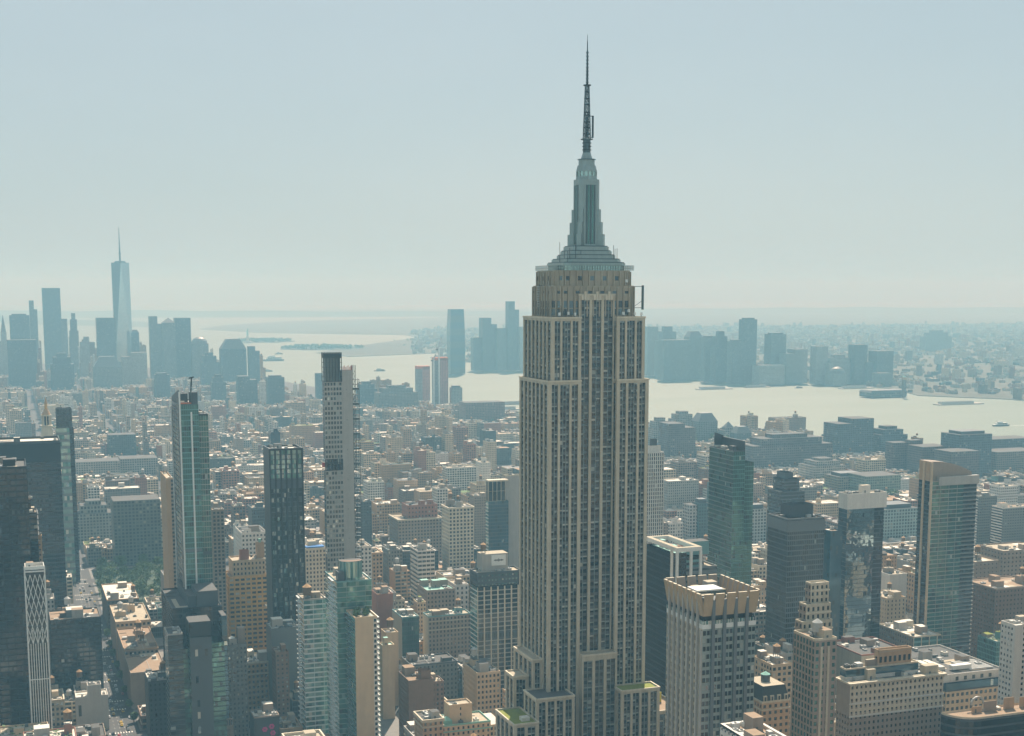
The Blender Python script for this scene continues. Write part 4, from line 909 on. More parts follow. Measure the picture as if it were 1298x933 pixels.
R('brown_slab', 'dark brown brick apartment slab behind the pale arched loft tower', 'dark brown slab', 'building', 599, 601.5, 619, 630, 1500, punch('taupe_brick', 3, 3, .4, .4, rec=0), yb=690, dep=20, mat='roof_gravel', wall='taupe_brick', bulk=1, units=2)
x0, y0, x1, y1, z = foot(615.5, 619, 644.5, 609, 1250); zl = atY(619, 636, 1250)[1]
T = thing('blue_glass_tower', 'blue glass tower with framed top and pale blank wing left of the limestone skyscraper', 'skyscraper', (x0+x1)/2, (y0+y1)/2)
facade(T, 'facade', x0, y0, x1, y1, 0, zl, strips('slate_panel', 'blue', 2.4, 3.4, .22, pw=.12, pd=.1), strips('white_metal', 'teal', 2, 3.4, .3)); facade(T, 'glazed_top', x0+.5, y0+1, x1-3, y1, zl+.02, z-1.5, strips('limestone', 'black', 4.2, 12, .03, pw=.5, pd=.3))
boxpart(T, 'top_slab', 'limestone_pale', (x0, y0, z-1.5, x1, y1, z)); xe = footx(662, 1262, z); facade(T, 'blank_wing', x1+.02, y0+8, xe, y1+6, 0, z+2, BLANK('concrete')); roof(T, x1+.02, y0+8, xe, y1+6, z+2, wall='limestone', bulk=0, units=2)
reg('blue glass tower', x0, y0, xe, y1, z, 720)
R('white_office_block', 'white office block with ribbon windows and lit left flank', 'white ribbon-window block', 'building', 520, 529.5, 551, 700, 1230, strips('white_brick', 'dark', 2.2, 4.0, .5, pw=.5, pd=.06, pe=2), strips('white_brick', 'dark', 2.4, 4.0, .55), yb=757, mat='roof_tar', wall='white_brick', bulk=2, units=4)
R('white_loft', 'narrow white loft right beside the foot of the unfinished tower', 'narrow white loft', 'building', 454, 457, 471, 694, 1240, punch('white_brick', 3.2, 3.9, .5), yb=742, dep=26, mat='roof_gravel', wall='white_brick', bulk=1, units=2)
R('tan_loft', 'narrow tan loft with heavy cornice beside the narrow white loft', 'narrow tan loft', 'building', 470.5, 472, 485, 702, 1275, punch('tan_brick', 3, 3.9, .5, band=[-1]), yb=742, dep=26, mat='roof_gravel', wall='tan_brick', bulk=1, units=2, cornice=.6)
# gridded hotel with roof sign
T, f = R('gridded_hotel', 'big grey-green hotel with pale window grid and white roof sign left of the limestone skyscraper', 'gridded hotel', 'building', 596, 605, 661, 745, 955, strips('concrete', 'dark', 2.6, 3.5, .24, pw=1.0, pd=.45, pe=2, pm='limestone_pale'), strips('white_metal', 'teal', 2.4, 3.5, .3), yb=865)
x0, y0, x1, y1, z = f; zt = atY(605, 728, 955)[1]
facade(T, 'attic', x0, y0, x1, y1, z+.01, zt, punch('slate_panel', 2.6, 3.6, .42, .4, g='pale')); roof(T, x0, y0, x1, y1, zt, mat='roof_gravel', wall='slate_panel', bulk=0, units=8)
zm = atY(605, 812, 955)[1]; boxpart(T, 'mechanical_band', 'slate_panel', (x0+.4, y0-.35, zm, x1-.4, y0-.07, zm+6)); mb = MB()
for i in range(12): mb.box(x0+1+i*2.35, y0-.40, zm+1.2, x0+2.4+i*2.35, y0-.34, zm+4.5, 'g_dark')
mb.build('louvre', T)
zs = atY(620, 703, 960)[1]; bx0, bx1 = footx(611, 962, zs), footx(644, 962, zs)
boxpart(T, 'plant_tower', 'concrete', (bx0, 962, zt, bx1, 974, zs), top='roof_gravel'); sx0, sx1 = footx(623, 961.8, zs), footx(641, 961.8, zs)
o = boxpart(T, 'roof_sign', 'white_metal', (sx0, 961.6, zs-9, sx1, 961.98, zs-1)); mb = MB(); cx = (sx0+sx1)/2; zz = zs-5
for i in range(9):                                        # winged emblem on the sign
    h_ = (1.0, 1.5, .9, 1.3, 2.3, 1.3, .9, 1.5, 1.0)[i]; mb.box(cx-3.3+i*.75, 961.5, zz-h_*.45, cx-2.85+i*.75, 961.57, zz+h_*.55, 'black_metal')
mb.box(cx-3.9, 961.5, zz-.15, cx+3.9, 961.56, zz+.15, 'black_metal'); mb.build('emblem', o); tank(T, bx0+3, 968, zs, 2.0)
R('brown_loft', 'broad brown loft with rows of paired windows and teal cornice left of the gridded hotel', 'broad brown loft', 'building', 536, 543, 597, 783, 1040, punch('taupe_brick', 2.9, 3.6, .45, .55, band=[-1, -3], trim='limestone'), BLANK('limestone_pale'), yb=830, mat='roof_gravel', wall='teal_metal', bulk=4, units=9, tanks=1)
R('green_glass_loft', 'dark green glass fronted building with blank pale flank', 'dark green glass front', 'building', 497, 509.5, 531, 784, 1050, strips('slate_panel', 'green', 1.6, 3.6, .2, pw=.3), BLANK('limestone'), yb=820, mat='roof_white', wall='teal_metal', bulk=2, units=5)
R('garden_loft', 'grey loft with green roof structure and leaning cranes on top', 'grey loft with green top', 'building', 538, 541, 577, 750, 1130, punch('taupe_brick', 3.2, 3.7, .45), yb=780, dep=30, mat='copper_green', wall='taupe_brick', bulk=3, units=4)
R('white_corner_house', 'small white building with tall windows just left of the gridded hotel', 'small white building', 'building', 575, 577.5, 594, 743, 1150, punch('white_brick', 4, 4.4, .4, .55), yb=780, dep=24, mat='roof_gravel', wall='white_brick', bulk=2, units=2)
R('pink_tan_loft', 'thin pinkish tan building behind the dark green glass front', 'thin pinkish building', 'building', 524, 529, 540, 765, 1105, punch('beige_stone', 3, 3.6, .5), yb=800, mat='green_roof', wall='beige_stone', bulk=1, units=2)
R('dark_red_building', 'plain dark red brick building right of the beige-walled tower', 'dark red brick building', 'building', 470, 478, 498, 755, 1090, BLANK('red_brick'), yb=800, mat='roof_rust', wall='red_brick', bulk=2, units=4)
T, f = R('tan_shaft_building', 'plain tan brick tower with orange-lidded water tank right of the beige-walled tower', 'plain tan tower', 'building', 483, 489, 505, 804, 985, BLANK('beige_stone'), yb=860, mat='roof_gravel', wall='beige_stone', bulk=0, units=1)
tank(T, f[0]+5, f[1]+6, f[4]+2, 2.6)
R('tan_front_building', 'lower plain tan tower in front of the one with the orange tank', 'lower plain tan tower', 'building', 480, 484.5, 500, 820, 955, BLANK('beige_stone'), yb=865, mat='copper_green', wall='beige_stone', bulk=1, units=1)
R('beige_window_building', 'beige office building with square windows and finials left of the limestone skyscraper', 'beige square-windowed building', 'building', 588, 604.5, 634, 855, 905, punch('beige_stone', 2.9, 3.7, .52, .55, rec=.45, pw=.7, pd=.3), yb=900, mat='roof_tar', wall='beige_stone', bulk=3, units=6, tanks=1, steel=True)
T, f = R('dark_brick_mass', 'dark brown brick apartment house around a shaded court in the lower centre', 'dark brown court house', 'building', 505, 518, 550, 865, 885, BLANK('brown_brick'), punch('brown_brick', 3, 3.2, .4), yb=915, mat='roof_rust', wall='brown_brick', bulk=2, units=3)
part(T, 'rear_wing', f[2]+.02, f[1]+6, f[2]+9, f[1]+20, 0, f[4]-4, punch('brown_brick', 3, 3.2, .4), rf=dict(mat='roof_gravel', wall='brown_brick', bulk=1, units=1))
part(T, 'stair_tower', f[0]+9, f[1]+1, f[0]+16, f[1]+8, f[4], f[4]+7, BLANK('brown_brick'))
T, f = R('beige_penthouse_building', 'building with beige roof box and small copper green pavilion at bottom centre', 'building with copper pavilion', 'building', 556, 559, 622, 922, 800, punch('beige_stone', 3.2, 3.6, .4, band=[-1], trim='copper_green'), yb=933, mat='roof_gravel', wall='copper_green', bulk=0, units=6, dep=22)
part(T, 'roof_box', f[0]+7, f[1]+5, f[0]+22, f[1]+16, f[4], f[4]+11, punch('beige_stone', 14.9, 4, .06, .5), rf=dict(mat='roof_gravel', wall='beige_stone', bulk=0, units=1)); mb = MB(); mb.prism([(f[0]+2, f[1]+2), (f[0]+8, f[1]+2), (f[0]+8, f[1]+7), (f[0]+2, f[1]+7)], f[4], f[4]+3, 'copper_green'); mb.prism([(f[0]+2, f[1]+2), (f[0]+8, f[1]+2), (f[0]+8, f[1]+7), (f[0]+2, f[1]+7)], f[4]+3, f[4]+5.4, 'copper_green', scale=.1); mb.build('pavilion', T)
R('stone_corner_building', 'tan stone building with sunken roof left of the copper pavilion', 'tan sunken-roof building', 'building', 525, 536, 562, 915, 795, punch('tan_brick', 3, 3.6, .45, band=[-1], trim='limestone'), yb=933, mat='roof_tar', wall='limestone', bulk=1, units=5, cornice=.6)
R('low_dark_roof_building', 'low building with wide black roof in the lower centre', 'low black-roofed building', 'building', 516, 521, 580, 845, 965, punch('grey_brick', 3, 3.6, .4), yb=860, dep=26, mat='roof_tar', wall='slate_panel', bulk=2, units=5)
T, f = R('mural_building', 'low brown building with pink flowers painted on its wall at bottom left', 'low building with pink flowers', 'building', 318, 322, 354, 911, 900, BLANK('dark_stone'), yb=933, dep=18, mat='roof_white', wall='taupe_brick', bulk=1, units=4)
for dx, dz in ((7, 4.2), (12.3, 7.2), (11.6, 2.6)):
    mb = MB(); X, Z = f[0]+dx, f[4]-dz-4
    for k in range(6): a0 = k*math.pi/3; mb.poly([(X+1.2*math.cos(a0)+.8*math.cos(j*math.pi/4), f[1]-.05-.002*k, Z+1.2*math.sin(a0)+.8*math.sin(j*math.pi/4)) for j in range(8)], 'pink_paint')
    mb.build('painted_flower', T)
R('brown_pitched_building', 'low brown striped building with pale sloping roof at the bottom left', 'brown striped low building', 'building', 263, 267, 295, 915, 915, strips('taupe_brick', 'dark', 1.4, 12, .7, pw=.5), yb=933, dep=14, mat='roof_white', wall='taupe_brick', bulk=1, units=3)
R('tan_loft_block', 'tan loft with white roof units between grey brick tower and dark brick pair', 'tan loft with white roof units', 'building', 310, 313, 345, 842, 985, punch('tan_brick', 3.0, 3.8, .5, .5, band=[-2], trim='limestone_pale'), yb=885, dep=26, mat='roof_white', wall='limestone_pale', bulk=2, units=9)
R('dark_brick_pair', 'narrow dark red-brown brick apartment house beside the pale green glass tower', 'narrow red-brown house', 'building', 343, 349.5, 366, 829, 940, punch('brown_brick', 3.4, 3.2, .4, .45, g='office'), yb=905, dep=16, mat='roof_rust', wall='brown_brick', bulk=1, units=2)
R('reddish_block', 'reddish brick block half behind the narrow red-brown house', 'reddish brick block', 'building', 364, 366.5, 380, 822, 980, punch('red_brick', 3.2, 3.6, .4), yb=870, dep=30, mat='roof_gravel', wall='tan_brick', bulk=1, units=3)
R('grey_metal_shed', 'wide grey metal-clad rooftop building below the black piered tower', 'wide grey metal-clad building', 'building', 340, 344, 380, 799, 1015-45, BLANK('grey_panel'), yb=822, dep=22, mat='roof_white', wall='grey_panel', bulk=2, units=8)
# --- right of the limestone skyscraper
T, f = R('white_piered_tower', 'slim white tower with dark window lines just right of the limestone skyscraper', 'slim white tower', 'skyscraper', 815, 822, 841.5, 575, 1150, strips('white_brick', 'dark', 2.1, 3.6, .2, pw=.9, pd=.4), yb=680, rf_=0) if False else (None, None)
f = foot(815, 820, 841.5, 575, 1150); T = tower('white_piered_tower', 'slim white tower with dark window lines just right of the limestone skyscraper', 'slim white tower', 'skyscraper', f, strips('white_brick', 'dark', 2.1, 3.6, .2, pw=.9, pd=.4), yb=680, rf=dict(mat='roof_gravel', wall='white_brick', bulk=0, units=2))
part(T, 'stepped_top', f[0]+3, f[1]+3, f[2]-2, f[3]-3, f[4], f[4]+7, BLANK('white_brick')); part(T, 'plant_box', f[0]+5, f[1]+5, f[2]-6, f[3]-6, f[4]+7, f[4]+13, BLANK('slate_panel'))
x0, y0, x1, y1, z = foot(899.5, 930, 944.5, 573, 905)
T = thing('banded_green_tower', 'tall dark green glass tower with pale floor lines and slanted top screen', 'skyscraper', (x0+x1)/2, (y0+y1)/2)
gb = strips('teal_metal', 'green', 1.5, 3.35, .16, pw=.1, pd=.08); facade(T, 'facade', x0, y0, x1, y1, 0, z, gb, dict(gb, w='grey_panel', sd=.35, sm='alu'))
facade(T, 'side_wing', x1+.02, y0+5, footx(955.5, 910, z-10), y1-3, 0, z-9, dict(gb)); roof(T, x0, y0, x1, y1, z, mat='roof_tar', wall='slate_panel', bulk=1, units=4, par=.8)
mb = MB(); zt = atY(912, 553, y1)[1]
mb.poly([(x0+2, y1-4, z), (x1, y1-4, z), (x1, y1-4, z+9), (x0+2, y1-4, z+11.5)], 'slate_panel'); mb.box(x1-1.0, y0, z, x1, y1-4, z+8, 'slate_panel'); mb.poly([(x1, y1-3.6, z), (x0+2, y1-3.6, z), (x0+2, y1-3.6, z+11.5), (x1, y1-3.6, z+9)], 'slate_panel'); mb.build('top_screen', T); reg('banded green tower', x0, y0, x1+8, y1, z, 740)
x0, y0, x1, y1, z = foot(818, 858, 890, 695, 735)
T = thing('open_frame_tower', 'dark office tower with white corner columns carrying an open roof frame', 'skyscraper', (x0+x1)/2, (y0+y1)/2)
dk = strips('slate_panel', 'black', 1.5, 3.8, .3, pw=.22, pd=.3); facade(T, 'facade', x0+.5, y0+9, x1-6, y1, 0, z-5, dk)
mb = MB()
for X, Y in ((x0, y0), (x0+.3, y0+8), (x0+(x1-x0)*.55, y0), (x1-1.2, y0)): mb.box(X, Y, 0, X+1.4, Y+1.4, z-2.5, 'white_metal')
mb.build('corner_column', T); facade(T, 'facade', x0+2.5, y0+2.5, x1-3, y0+8.98, 0, z-27, strips('slate_panel', 'black', 1.6, 3.8, .3))
mb = MB()
for p in ((x0, y0, x1, y0+3.2), (x0, y1-3, x1, y1), (x0, y0+3.22, x0+3, y1-3.02), (x1-3, y0+3.22, x1, y1-3.02)): mb.box(p[0], p[1], z-2.5, p[2], p[3], z, 'white_metal', top='roof_gravel', bottom=True)
mb.build('roof_frame', T); roof(T, x0+3.2, y0+9.2, x1-6.2, y1-3.2, z-5, mat='copper_green', wall='teal_metal', par=.3, bulk=2, units=6); reg('open roof frame tower', x0, y0, x1, y1, z, 870)
T, f = R('grey_mechanical_block', 'grey-green stepped block with louvred roof box behind the flared-crown tower', 'grey-green stepped block', 'building', 862, 866, 909, 722, 800, strips('grey_panel', 'dark', 3, 3.8, .6), yb=750, dep=24, mat='roof_gravel', wall='grey_panel', bulk=0, units=3)
part(T, 'louvred_box', f[0]+3, f[1]+4, f[0]+16, f[1]+16, f[4], f[4]+7, strips('teal_metal', 'black', 12, 3.5, .5)); boxpart(T, 'louvred_box', 'teal_metal', (f[0]+10, f[1]+10, f[4]+7, f[2]-1, f[1]+20, f[4]+16), top='roof_tar')
# flared crown tower
x0, y0, x1, y1, z = foot(845.5, 891, 958, 786, 562); zt = atY(898, 756, 562)[1]; zt += (zt-z)*.12
T = thing('flared_crown_tower', 'grey piered office tower with flared tan panel crown in the right foreground', 'skyscraper', (x0+x1)/2, (y0+y1)/2)
bn = dict(k='punch', w='alu', g='office', bay=2.05, fl=3.75, wf=.82, hf=.60, rec=.3, sill='wood_tan'); be = dict(bn, bay=1.7, wf=.6, w='limestone')
facade(T, 'facade', x0, y0, x1, y1, 0, z-4.5, bn, be); facade(T, 'white_band', x0-.05, y0-.05, x1+.05, y1+.05, z-4.48, z-.6, strips('white_metal', 'pale', 1.5, 3.8, .55, pw=.2, pd=.1))
boxpart(T, 'recess_band', 'black_metal', (x0+1.2, y0+1.2, z-.58, x1-1.2, y1-1.2, z+1.6))
W, D = x1-x0, y1-y0; fl_ = 2.1; zc0, zc1 = z+1.6, zt
def flare(px0, px1, side):
    mb = MB()
    if side == 'n': P = [(px0, y0, zc0), (px1, y0, zc0), (px1, y0-fl_, zc1), (px0, y0-fl_, zc1)]; n_ = (0, 1)
    elif side == 's': P = [(px1, y1, zc0), (px0, y1, zc0), (px0, y1+fl_, zc1), (px1, y1+fl_, zc1)]; n_ = (0, -1)
    elif side == 'e': P = [(x0, px1, zc0), (x0, px0, zc0), (x0-fl_, px0, zc1), (x0-fl_, px1, zc1)]; n_ = (1, 0)
    else: P = [(x1, px0, zc0), (x1, px1, zc0), (x1+fl_, px1, zc1), (x1+fl_, px0, zc1)]; n_ = (-1, 0)
    Q = [(p[0]+n_[0]*1.0, p[1]+n_[1]*1.0, p[2]) for p in P]
    mb.quad(*P, 'wood_tan'); mb.quad(*Q[::-1], 'taupe_brick')
    for i in range(4): j = (i+1) % 4; mb.quad(P[j], P[i], Q[i], Q[j], 'limestone_pale' if i == 2 else 'wood_tan')
    mb.build('crown_panel', T)
npn = 5; g_ = 1.5; wp = (W-g_*(npn-1))/npn
for i in range(npn):
    a0 = x0+i*(wp+g_); e0 = fl_ if i == 0 else 0; e1 = fl_ if i == npn-1 else 0
    flare(a0, a0+wp, 'n'); flare(a0, a0+wp, 's')
nde = 8; wd = (D-g_*(nde-1))/nde
for i in range(nde): a0 = y0+i*(wd+g_); flare(a0, a0+wd, 'e'); flare(a0, a0+wd, 'w')
for i in range(1, npn):
    X = x0+i*(wp+g_)-g_/2; boxpart(T, 'pier', 'grey_panel', (X-.75, y0-1.15, 0, X+.75, y0-.06, zc1-3))
for i in range(1, nde):
    Y = y0+i*(wd+g_)-g_/2; boxpart(T, 'pier', 'concrete', (x0-1.15, Y-.5, 0, x0-.06, Y+.5, zc1-3)); 
boxpart(T, 'pier', 'concrete', (x0-.9, y0+.1, 0, x0-.06, y0+.9, z-5))
roof(T, x0+.5, y0+.5, x1-.5, y1-.5, zc0+3, mat='roof_gravel', wall='alu_dark', par=.5, bulk=4, units=14, seed=4); boxpart(T, 'roof_slab', 'white_metal', (x0+4, y0+14, zc0+8.5, x0+18, y0+24, zc0+9.2)); boxpart(T, 'roof_slab', 'unit_dark', (x0+4, y0+4, zc0+3.2, x0+13, y0+10, zc0+7)); reg('flared-crown tower', x0, y0, x1, y1, zt, 933)
T, f = R('dark_grey_tower', 'broad dark grey glass tower with flat capped top behind the masonry setbacks', 'broad dark grey tower', 'skyscraper', 974, 999, 1045, 660, 805, strips('grey_panel', 'dark', 1.5, 3.6, .25, pw=.25, pd=.2), yb=805, mat='roof_tar', wall='grey_panel', bulk=1, units=5)
boxpart(T, 'cap_band', 'grey_panel', (f[0]-.4, f[1]-.4, f[4]-8, f[2]+.4, f[3]+.4, f[4]-.4)); part(T, 'plant_box', f[0]+6, f[1]+8, f[2]-4, f[3]-6, f[4], f[4]+9, BLANK('slate_panel'))
T, f = R('stepped_black_tower', 'black stepped tower behind the broad dark grey tower', 'black stepped tower far back', 'building', 983, 990, 1020, 625, 1200, strips('slate_panel', 'dark', 2, 3.6, .3), yb=640, dep=26, mat='roof_tar', wall='slate_panel', bulk=0, units=2)
part(T, 'upper_storeys', f[0]+6, f[1]+4, f[2]-4, f[3], f[4], f[4]+13, strips('slate_panel', 'dark', 2, 3.6, .3)); part(T, 'roof_box', f[0]+9, f[1]+8, f[2]-9, f[3]-2, f[4]+13, f[4]+19, BLANK('slate_panel'))
x0, y0, x1, y1, z = foot(1063, 1074, 1123, 646, 880)
T = thing('mirror_glass_tower', 'mirror-glass tower with white crown and lower dark blue wing', 'skyscraper', (x0+x1)/2, (y0+y1)/2)
facade(T, 'facade', x0, y0, x1-10, y1, 0, z, strips('slate_panel', 'mirror', 1.5, 3.4, .1), strips('slate_panel', 'blue', 2, 3.4, .15)); facade(T, 'facade', x1-9.98, y0+2.5, x1, y1, 0, z, strips('slate_panel', 'dark', 1.6, 3.4, .2))
zt = atY(1074, 628, 880)[1]; facade(T, 'crown', x0-.3, y0-.3, x1+.3, y1+.3, z+.01, zt, BLANK('white_brick')); roof(T, x0-.3, y0-.3, x1+.3, y1+.3, zt, mat='roof_gravel', wall='white_brick', bulk=1, units=6)
f = foot(None, 1053, 1068, 675, 868, 16); facade(T, 'blue_wing', f[0], f[1], f[2], f[3], 0, f[4], strips('g_blue', 'blue', 1.6, 3.4, .15)); roof(T, *f[:4], f[4], mat='roof_rust', wall='g_blue', bulk=0, units=1); reg('mirror-glass tower', f[0], 868, x1, y1, zt, 805)
# balcony tower with wedge roof
x0, y0, x1, y1, z = foot(1165, 1182, 1240.5, 606, 885)
T = thing('balcony_tower', 'tall glass apartment tower with tan vertical bands and curved wedge roof on the right', 'skyscraper', (x0+x1)/2, (y0+y1)/2)
facade(T, 'facade', x0, y0, x0+(x1-x0)*.68, y1, 0, z-3, strips('concrete', 'green', 1.9, 3.2, .13, pw=.25, pd=.15, pe=4, sd=.25), strips('slate_panel', 'dark', 2, 3.2, .3)); facade(T, 'balcony_stack', x0+(x1-x0)*.68+.02, y0+1.6, x1, y1-1, 0, z-3, strips('grey_panel', 'dark', 2.2, 3.2, .3, sd=1.5, sm='concrete'))
boxpart(T, 'top_band', 'concrete', (x0+6, y0-.5, z-6, x1+.4, y0+3, z+.5)); zt = atY(1182, 586, 885)[1]
boxpart(T, 'tan_band', 'beige_stone', (x0-.9, y0+(y1-y0)*.55, 0, x0-.06, y0+(y1-y0)*.55+2.0, zt-1))
boxpart(T, 'tan_band', 'beige_stone', (x0-.9, y0-.5, 0, x0-.06, y0+1.7, zt))
mb = MB(); n = 12; pr = []
for i in range(n+1):
    f_ = i/n; X = x0+f_*(x1-x0-4); pr.append((X, z-3+(zt-z+3)*(1-.62*f_**2.2)))
for i in range(n):
    (xa, za), (xb, zb_) = pr[i], pr[i+1]
    mb.quad((xa, y0+3.4, z-3), (xb, y0+3.4, z-3), (xb, y0+3.4, zb_), (xa, y0+3.4, za), 'taupe_brick'); mb.quad((xa, y0+3.4, za), (xb, y0+3.4, zb_), (xb, y1, zb_), (xa, y1, za), 'taupe_brick')
    mb.quad((xb, y1, z-3), (xa, y1, z-3), (xa, y1, za), (xb, y1, zb_), 'tan_brick')
mb.quad((x0, y1, z-3), (x0, y0+3.4, z-3), (x0, y0+3.4, zt), (x0, y1, zt), 'tan_brick'); mb.quad((pr[-1][0], y0+3.4, z-3), (pr[-1][0], y1, z-3), (pr[-1][0], y1, pr[-1][1]), (pr[-1][0], y0+3.4, pr[-1][1]), 'tan_brick'); mb.build('wedge_roof', T)
boxpart(T, 'roof_deck', 'roof_gravel', (x0+.2, y0+.2, z-3, x1-.2, y1-1.2, z-2.8)); reg('balcony tower with wedge roof', x0, y0, x1, y1, zt, 800)
# masonry setback tower
x0, y0, x1, y1, z = foot(1006, 1033, 1061, 813, 562)
T = thing('masonry_setback_tower', 'brown masonry tower stepping back in tiers right of the flared-crown tower', 'skyscraper', (x0+x1)/2, (y0+y1)/2)
ms = punch('taupe_brick', 2.9, 3.6, .45, .55, rec=.3, g='green'); facade(T, 'facade', x0, y0, x1, y1, 0, z, dict(ms, wf=.55), dict(ms, wf=.66, hf=.72, w='taupe_brick')); roof(T, x0, y0, x1, y1, z, mat='roof_rust', wall='limestone', bulk=1, units=4)
for X in (x0+(x1-x0)*.3, x0+(x1-x0)*.62): boxpart(T, 'pier', 'limestone', (X-.6, y0-.5, 0, X+.6, y0-.06, z-3))
prev = 0; yt_ = y1+.5
for xl_, xc_, xr_, yy, dy in ((1008, 1017, 1055, 790, 0), (1013, 1022, 1053, 768, 3), (1021, 1028, 1051, 741, 6)):
    a_ = foot(xl_, xc_, xr_, yy, yt_+dy)
    facade(T, 'upper_tier', *a_[:4], prev, a_[4], punch('limestone', 2.9, 3.6, .45, .55, band=[-1], trim='limestone_pale'), punch('taupe_brick', 2.9, 3.6, .5, .55)); roof(T, *a_[:4], a_[4], mat='roof_gravel', wall='limestone', bulk=0, units=0, par=.7); prev = a_[4]
yb_ = yt_+14
tank(T, (x0+x1)/2, y0+8, z, 2.4, True); reg('masonry setback tower', x0, y0, x1, yb_, prev, 933)
T, f = R('classical_hotel', 'wide brown brick hotel with pale stone upper storeys and cornice in the lower right', 'wide classical hotel', 'building', 1061, 1078, 1196, 868, 602, punch('taupe_brick', 2.75, 3.35, .42, .5, rec=.35), yb=933)
x0, y0, x1, y1, z = f; z2 = z-17.5
facade(T, 'stone_storeys', x0-.1, y0-.1, x1+.1, y1+.1, z2, z-.02, punch('limestone_pale', 2.75, 3.5, .45, .55, rec=.45, band=[0, 2], trim='white_brick'), BLANK('taupe_brick'))
mb = MB(); mb.box(x0-1.2, y0-1.6, z-.01, x1+1.2, y0+1.5, z+.9, 'limestone_pale', bottom=True); mb.box(x0-1.2, y0+1.52, z-.01, x0+1.5, y1, z+.9, 'limestone_pale', bottom=True)
for i in range(40): X = x0+(x1-x0)*i/39; mb.box(X-.3, y0-1.3, z-.9, X+.3, y0-.12, z-.02, 'limestone_pale', bottom=True)
mb.build('cornice', T); roof(T, x0+1.5, y0+1.6, x1-.5, y1, z+.3, mat='roof_gravel', wall='limestone', par=.3, bulk=1, units=8)
za = z+6; facade(T, 'attic', x0+1, y0+6, x1-12, y1-1, z+.3, za, strips('white_brick', 'blue', 2.2, 6, .35)); roof(T, x0+1, y0+6, x1-12, y1-1, za, mat='roof_gravel', wall='limestone', bulk=2, units=8, par=.8)
part(T, 'penthouse', x0+21, y0+10, x0+42, y1-6, za, za+8, punch('tan_brick', 3, 6, .5, .4), rf=dict(mat='roof_gravel', wall='tan_brick', bulk=0, units=0))
T, f = R('flat_roof_store', 'wide store building with huge flat black roof and white upper wall at lower right', 'wide flat black roof', 'building', 1190, 1196, 1272, 858, 690, BLANK('white_brick'), BLANK('white_brick'), yb=905, mat='roof_tar', wall='white_brick', bulk=2, units=10, dep=64)
x0, y0, x1, y1, z = f; facade(T, 'lower_storeys', x0+.1, y0-3, x1+.6, y0-.02, 0, z-9, punch('beige_stone', 3.6, 4.4, .6, .5)); facade(T, 'glass_band', x0+.1, y0-2.6, x1+.4, y0-.02, z-8.98, z-4, strips('slate_panel', 'blue', 2, 5, .2))
mb = MB()
for i in range(5): mb.box(x0+9+i*6.2, y0-.06, z-3.2, x0+11.2+i*6.2, y0+.1, z-.8, 'g_dark')
mb.build('window', T); mb = MB()
for i in range(9): mb.box(x0+24, y0+6+i*2.2, z+.4, x1-3, y0+7+i*2.2, z+1.2, 'unit_grey', bottom=True)
mb.build('duct_rack', T); boxpart(T, 'white_duct', 'white_metal', (x0+13, y0+8, z+1, x0+27, y0+12, z+3.6)); boxpart(T, 'skylight', 'roof_white', (x0+1, y0+12, z, x0+5, y0+30, z+2.5), (x0+6.2, y0+12, z, x0+10.2, y0+30, z+2.5))
T, f = R('white_slab_tower', 'white apartment slab cut by the right edge of the view', 'white slab at right edge', 'building', 1269, 1285, 1330, 794, 628, punch('white_brick', 3.3, 3.3, .5, .5), punch('white_brick', 2.9, 3.3, .5, .45, g='office'), yb=890, mat='roof_gravel', wall='white_brick', bulk=2, units=4)
boxpart(T, 'corner_pier', 'white_brick', (f[0]-.3, f[1]-1.8, 0, f[0]+5, f[1]-.06, f[4]+1.0))
# round-cornered glass building
x0, y0, x1, y1, z = foot(1193, 1215, 1340, 915, 560); T = thing('round_corner_building', 'low dark glass building with rounded corner and rust-coloured crowded roof at bottom right', 'building', (x0+x1)/2, (y0+y1)/2)
y1 = min(y1, 597.0); pts = [(x0+14-14*math.cos(a0), y0+14-14*math.sin(a0)) for a0 in [math.pi/2*i/10 for i in range(11)]]; pts = pts + [(x1, y0), (x1, y1), (x0, y1)]
mb = MB(); k = int(z/4)
for j in range(k): mb.prism(pts, z*j/k, z*(j+.7)/k, 'g_black', cap=False); mb.prism(pts, z*(j+.7)/k, z*(j+1)/k, 'slate_panel', 'roof_rust', cap=j == k-1)
mb.build('facade', T); mb = MB(); mb.prism(pts, z, z+.9, 'limestone_pale', cap=False); mb.prism([((p[0]-x0)*.985+x0+.6, (p[1]-y0)*.985+y0+.5) for p in pts][::-1], z, z+.9, 'limestone_pale', cap=False); mb.build('parapet', T)
roof(T, x0+12, y0+8, x1-3, y1-3, z+.05, mat='roof_rust', wall='tan_brick', par=0, bulk=4, units=12, seed=8); mb = MB()
for i in range(8): a0 = math.pi*i/8; a1 = math.pi*(i+1)/8; mb.bar((x0+24-4*math.cos(a0), y0+16, z+2+4*math.sin(a0)), (x0+24-4*math.cos(a1), y0+16, z+2+4*math.sin(a1)), .9, 'tank_steel')
mb.build('duct', T); reg('round-cornered glass building', x0, y0, x1, y1, z, 933)
R('teal_glass_block', 'grey block with teal glass front below the balcony tower', 'teal-fronted grey block', 'building', 1136, 1158, 1193, 809, 850, strips('teal_metal', 'green', 3.4, 4.2, .4, pw=.7, pd=.3, pe=2, pm='limestone'), punch('taupe_brick', 3, 4, .4), yb=832, dep=44, mat='roof_white', wall='limestone', bulk=3, units=9)
T, f = R('red_roof_hall', 'low hall with dark red roof edge behind the wide classical hotel', 'low hall with red roof edge', 'building', 1083, 1092, 1150, 832, 770, BLANK('limestone'), yb=845, dep=40, mat='roof_tar', wall='red_brick', bulk=3, units=8)
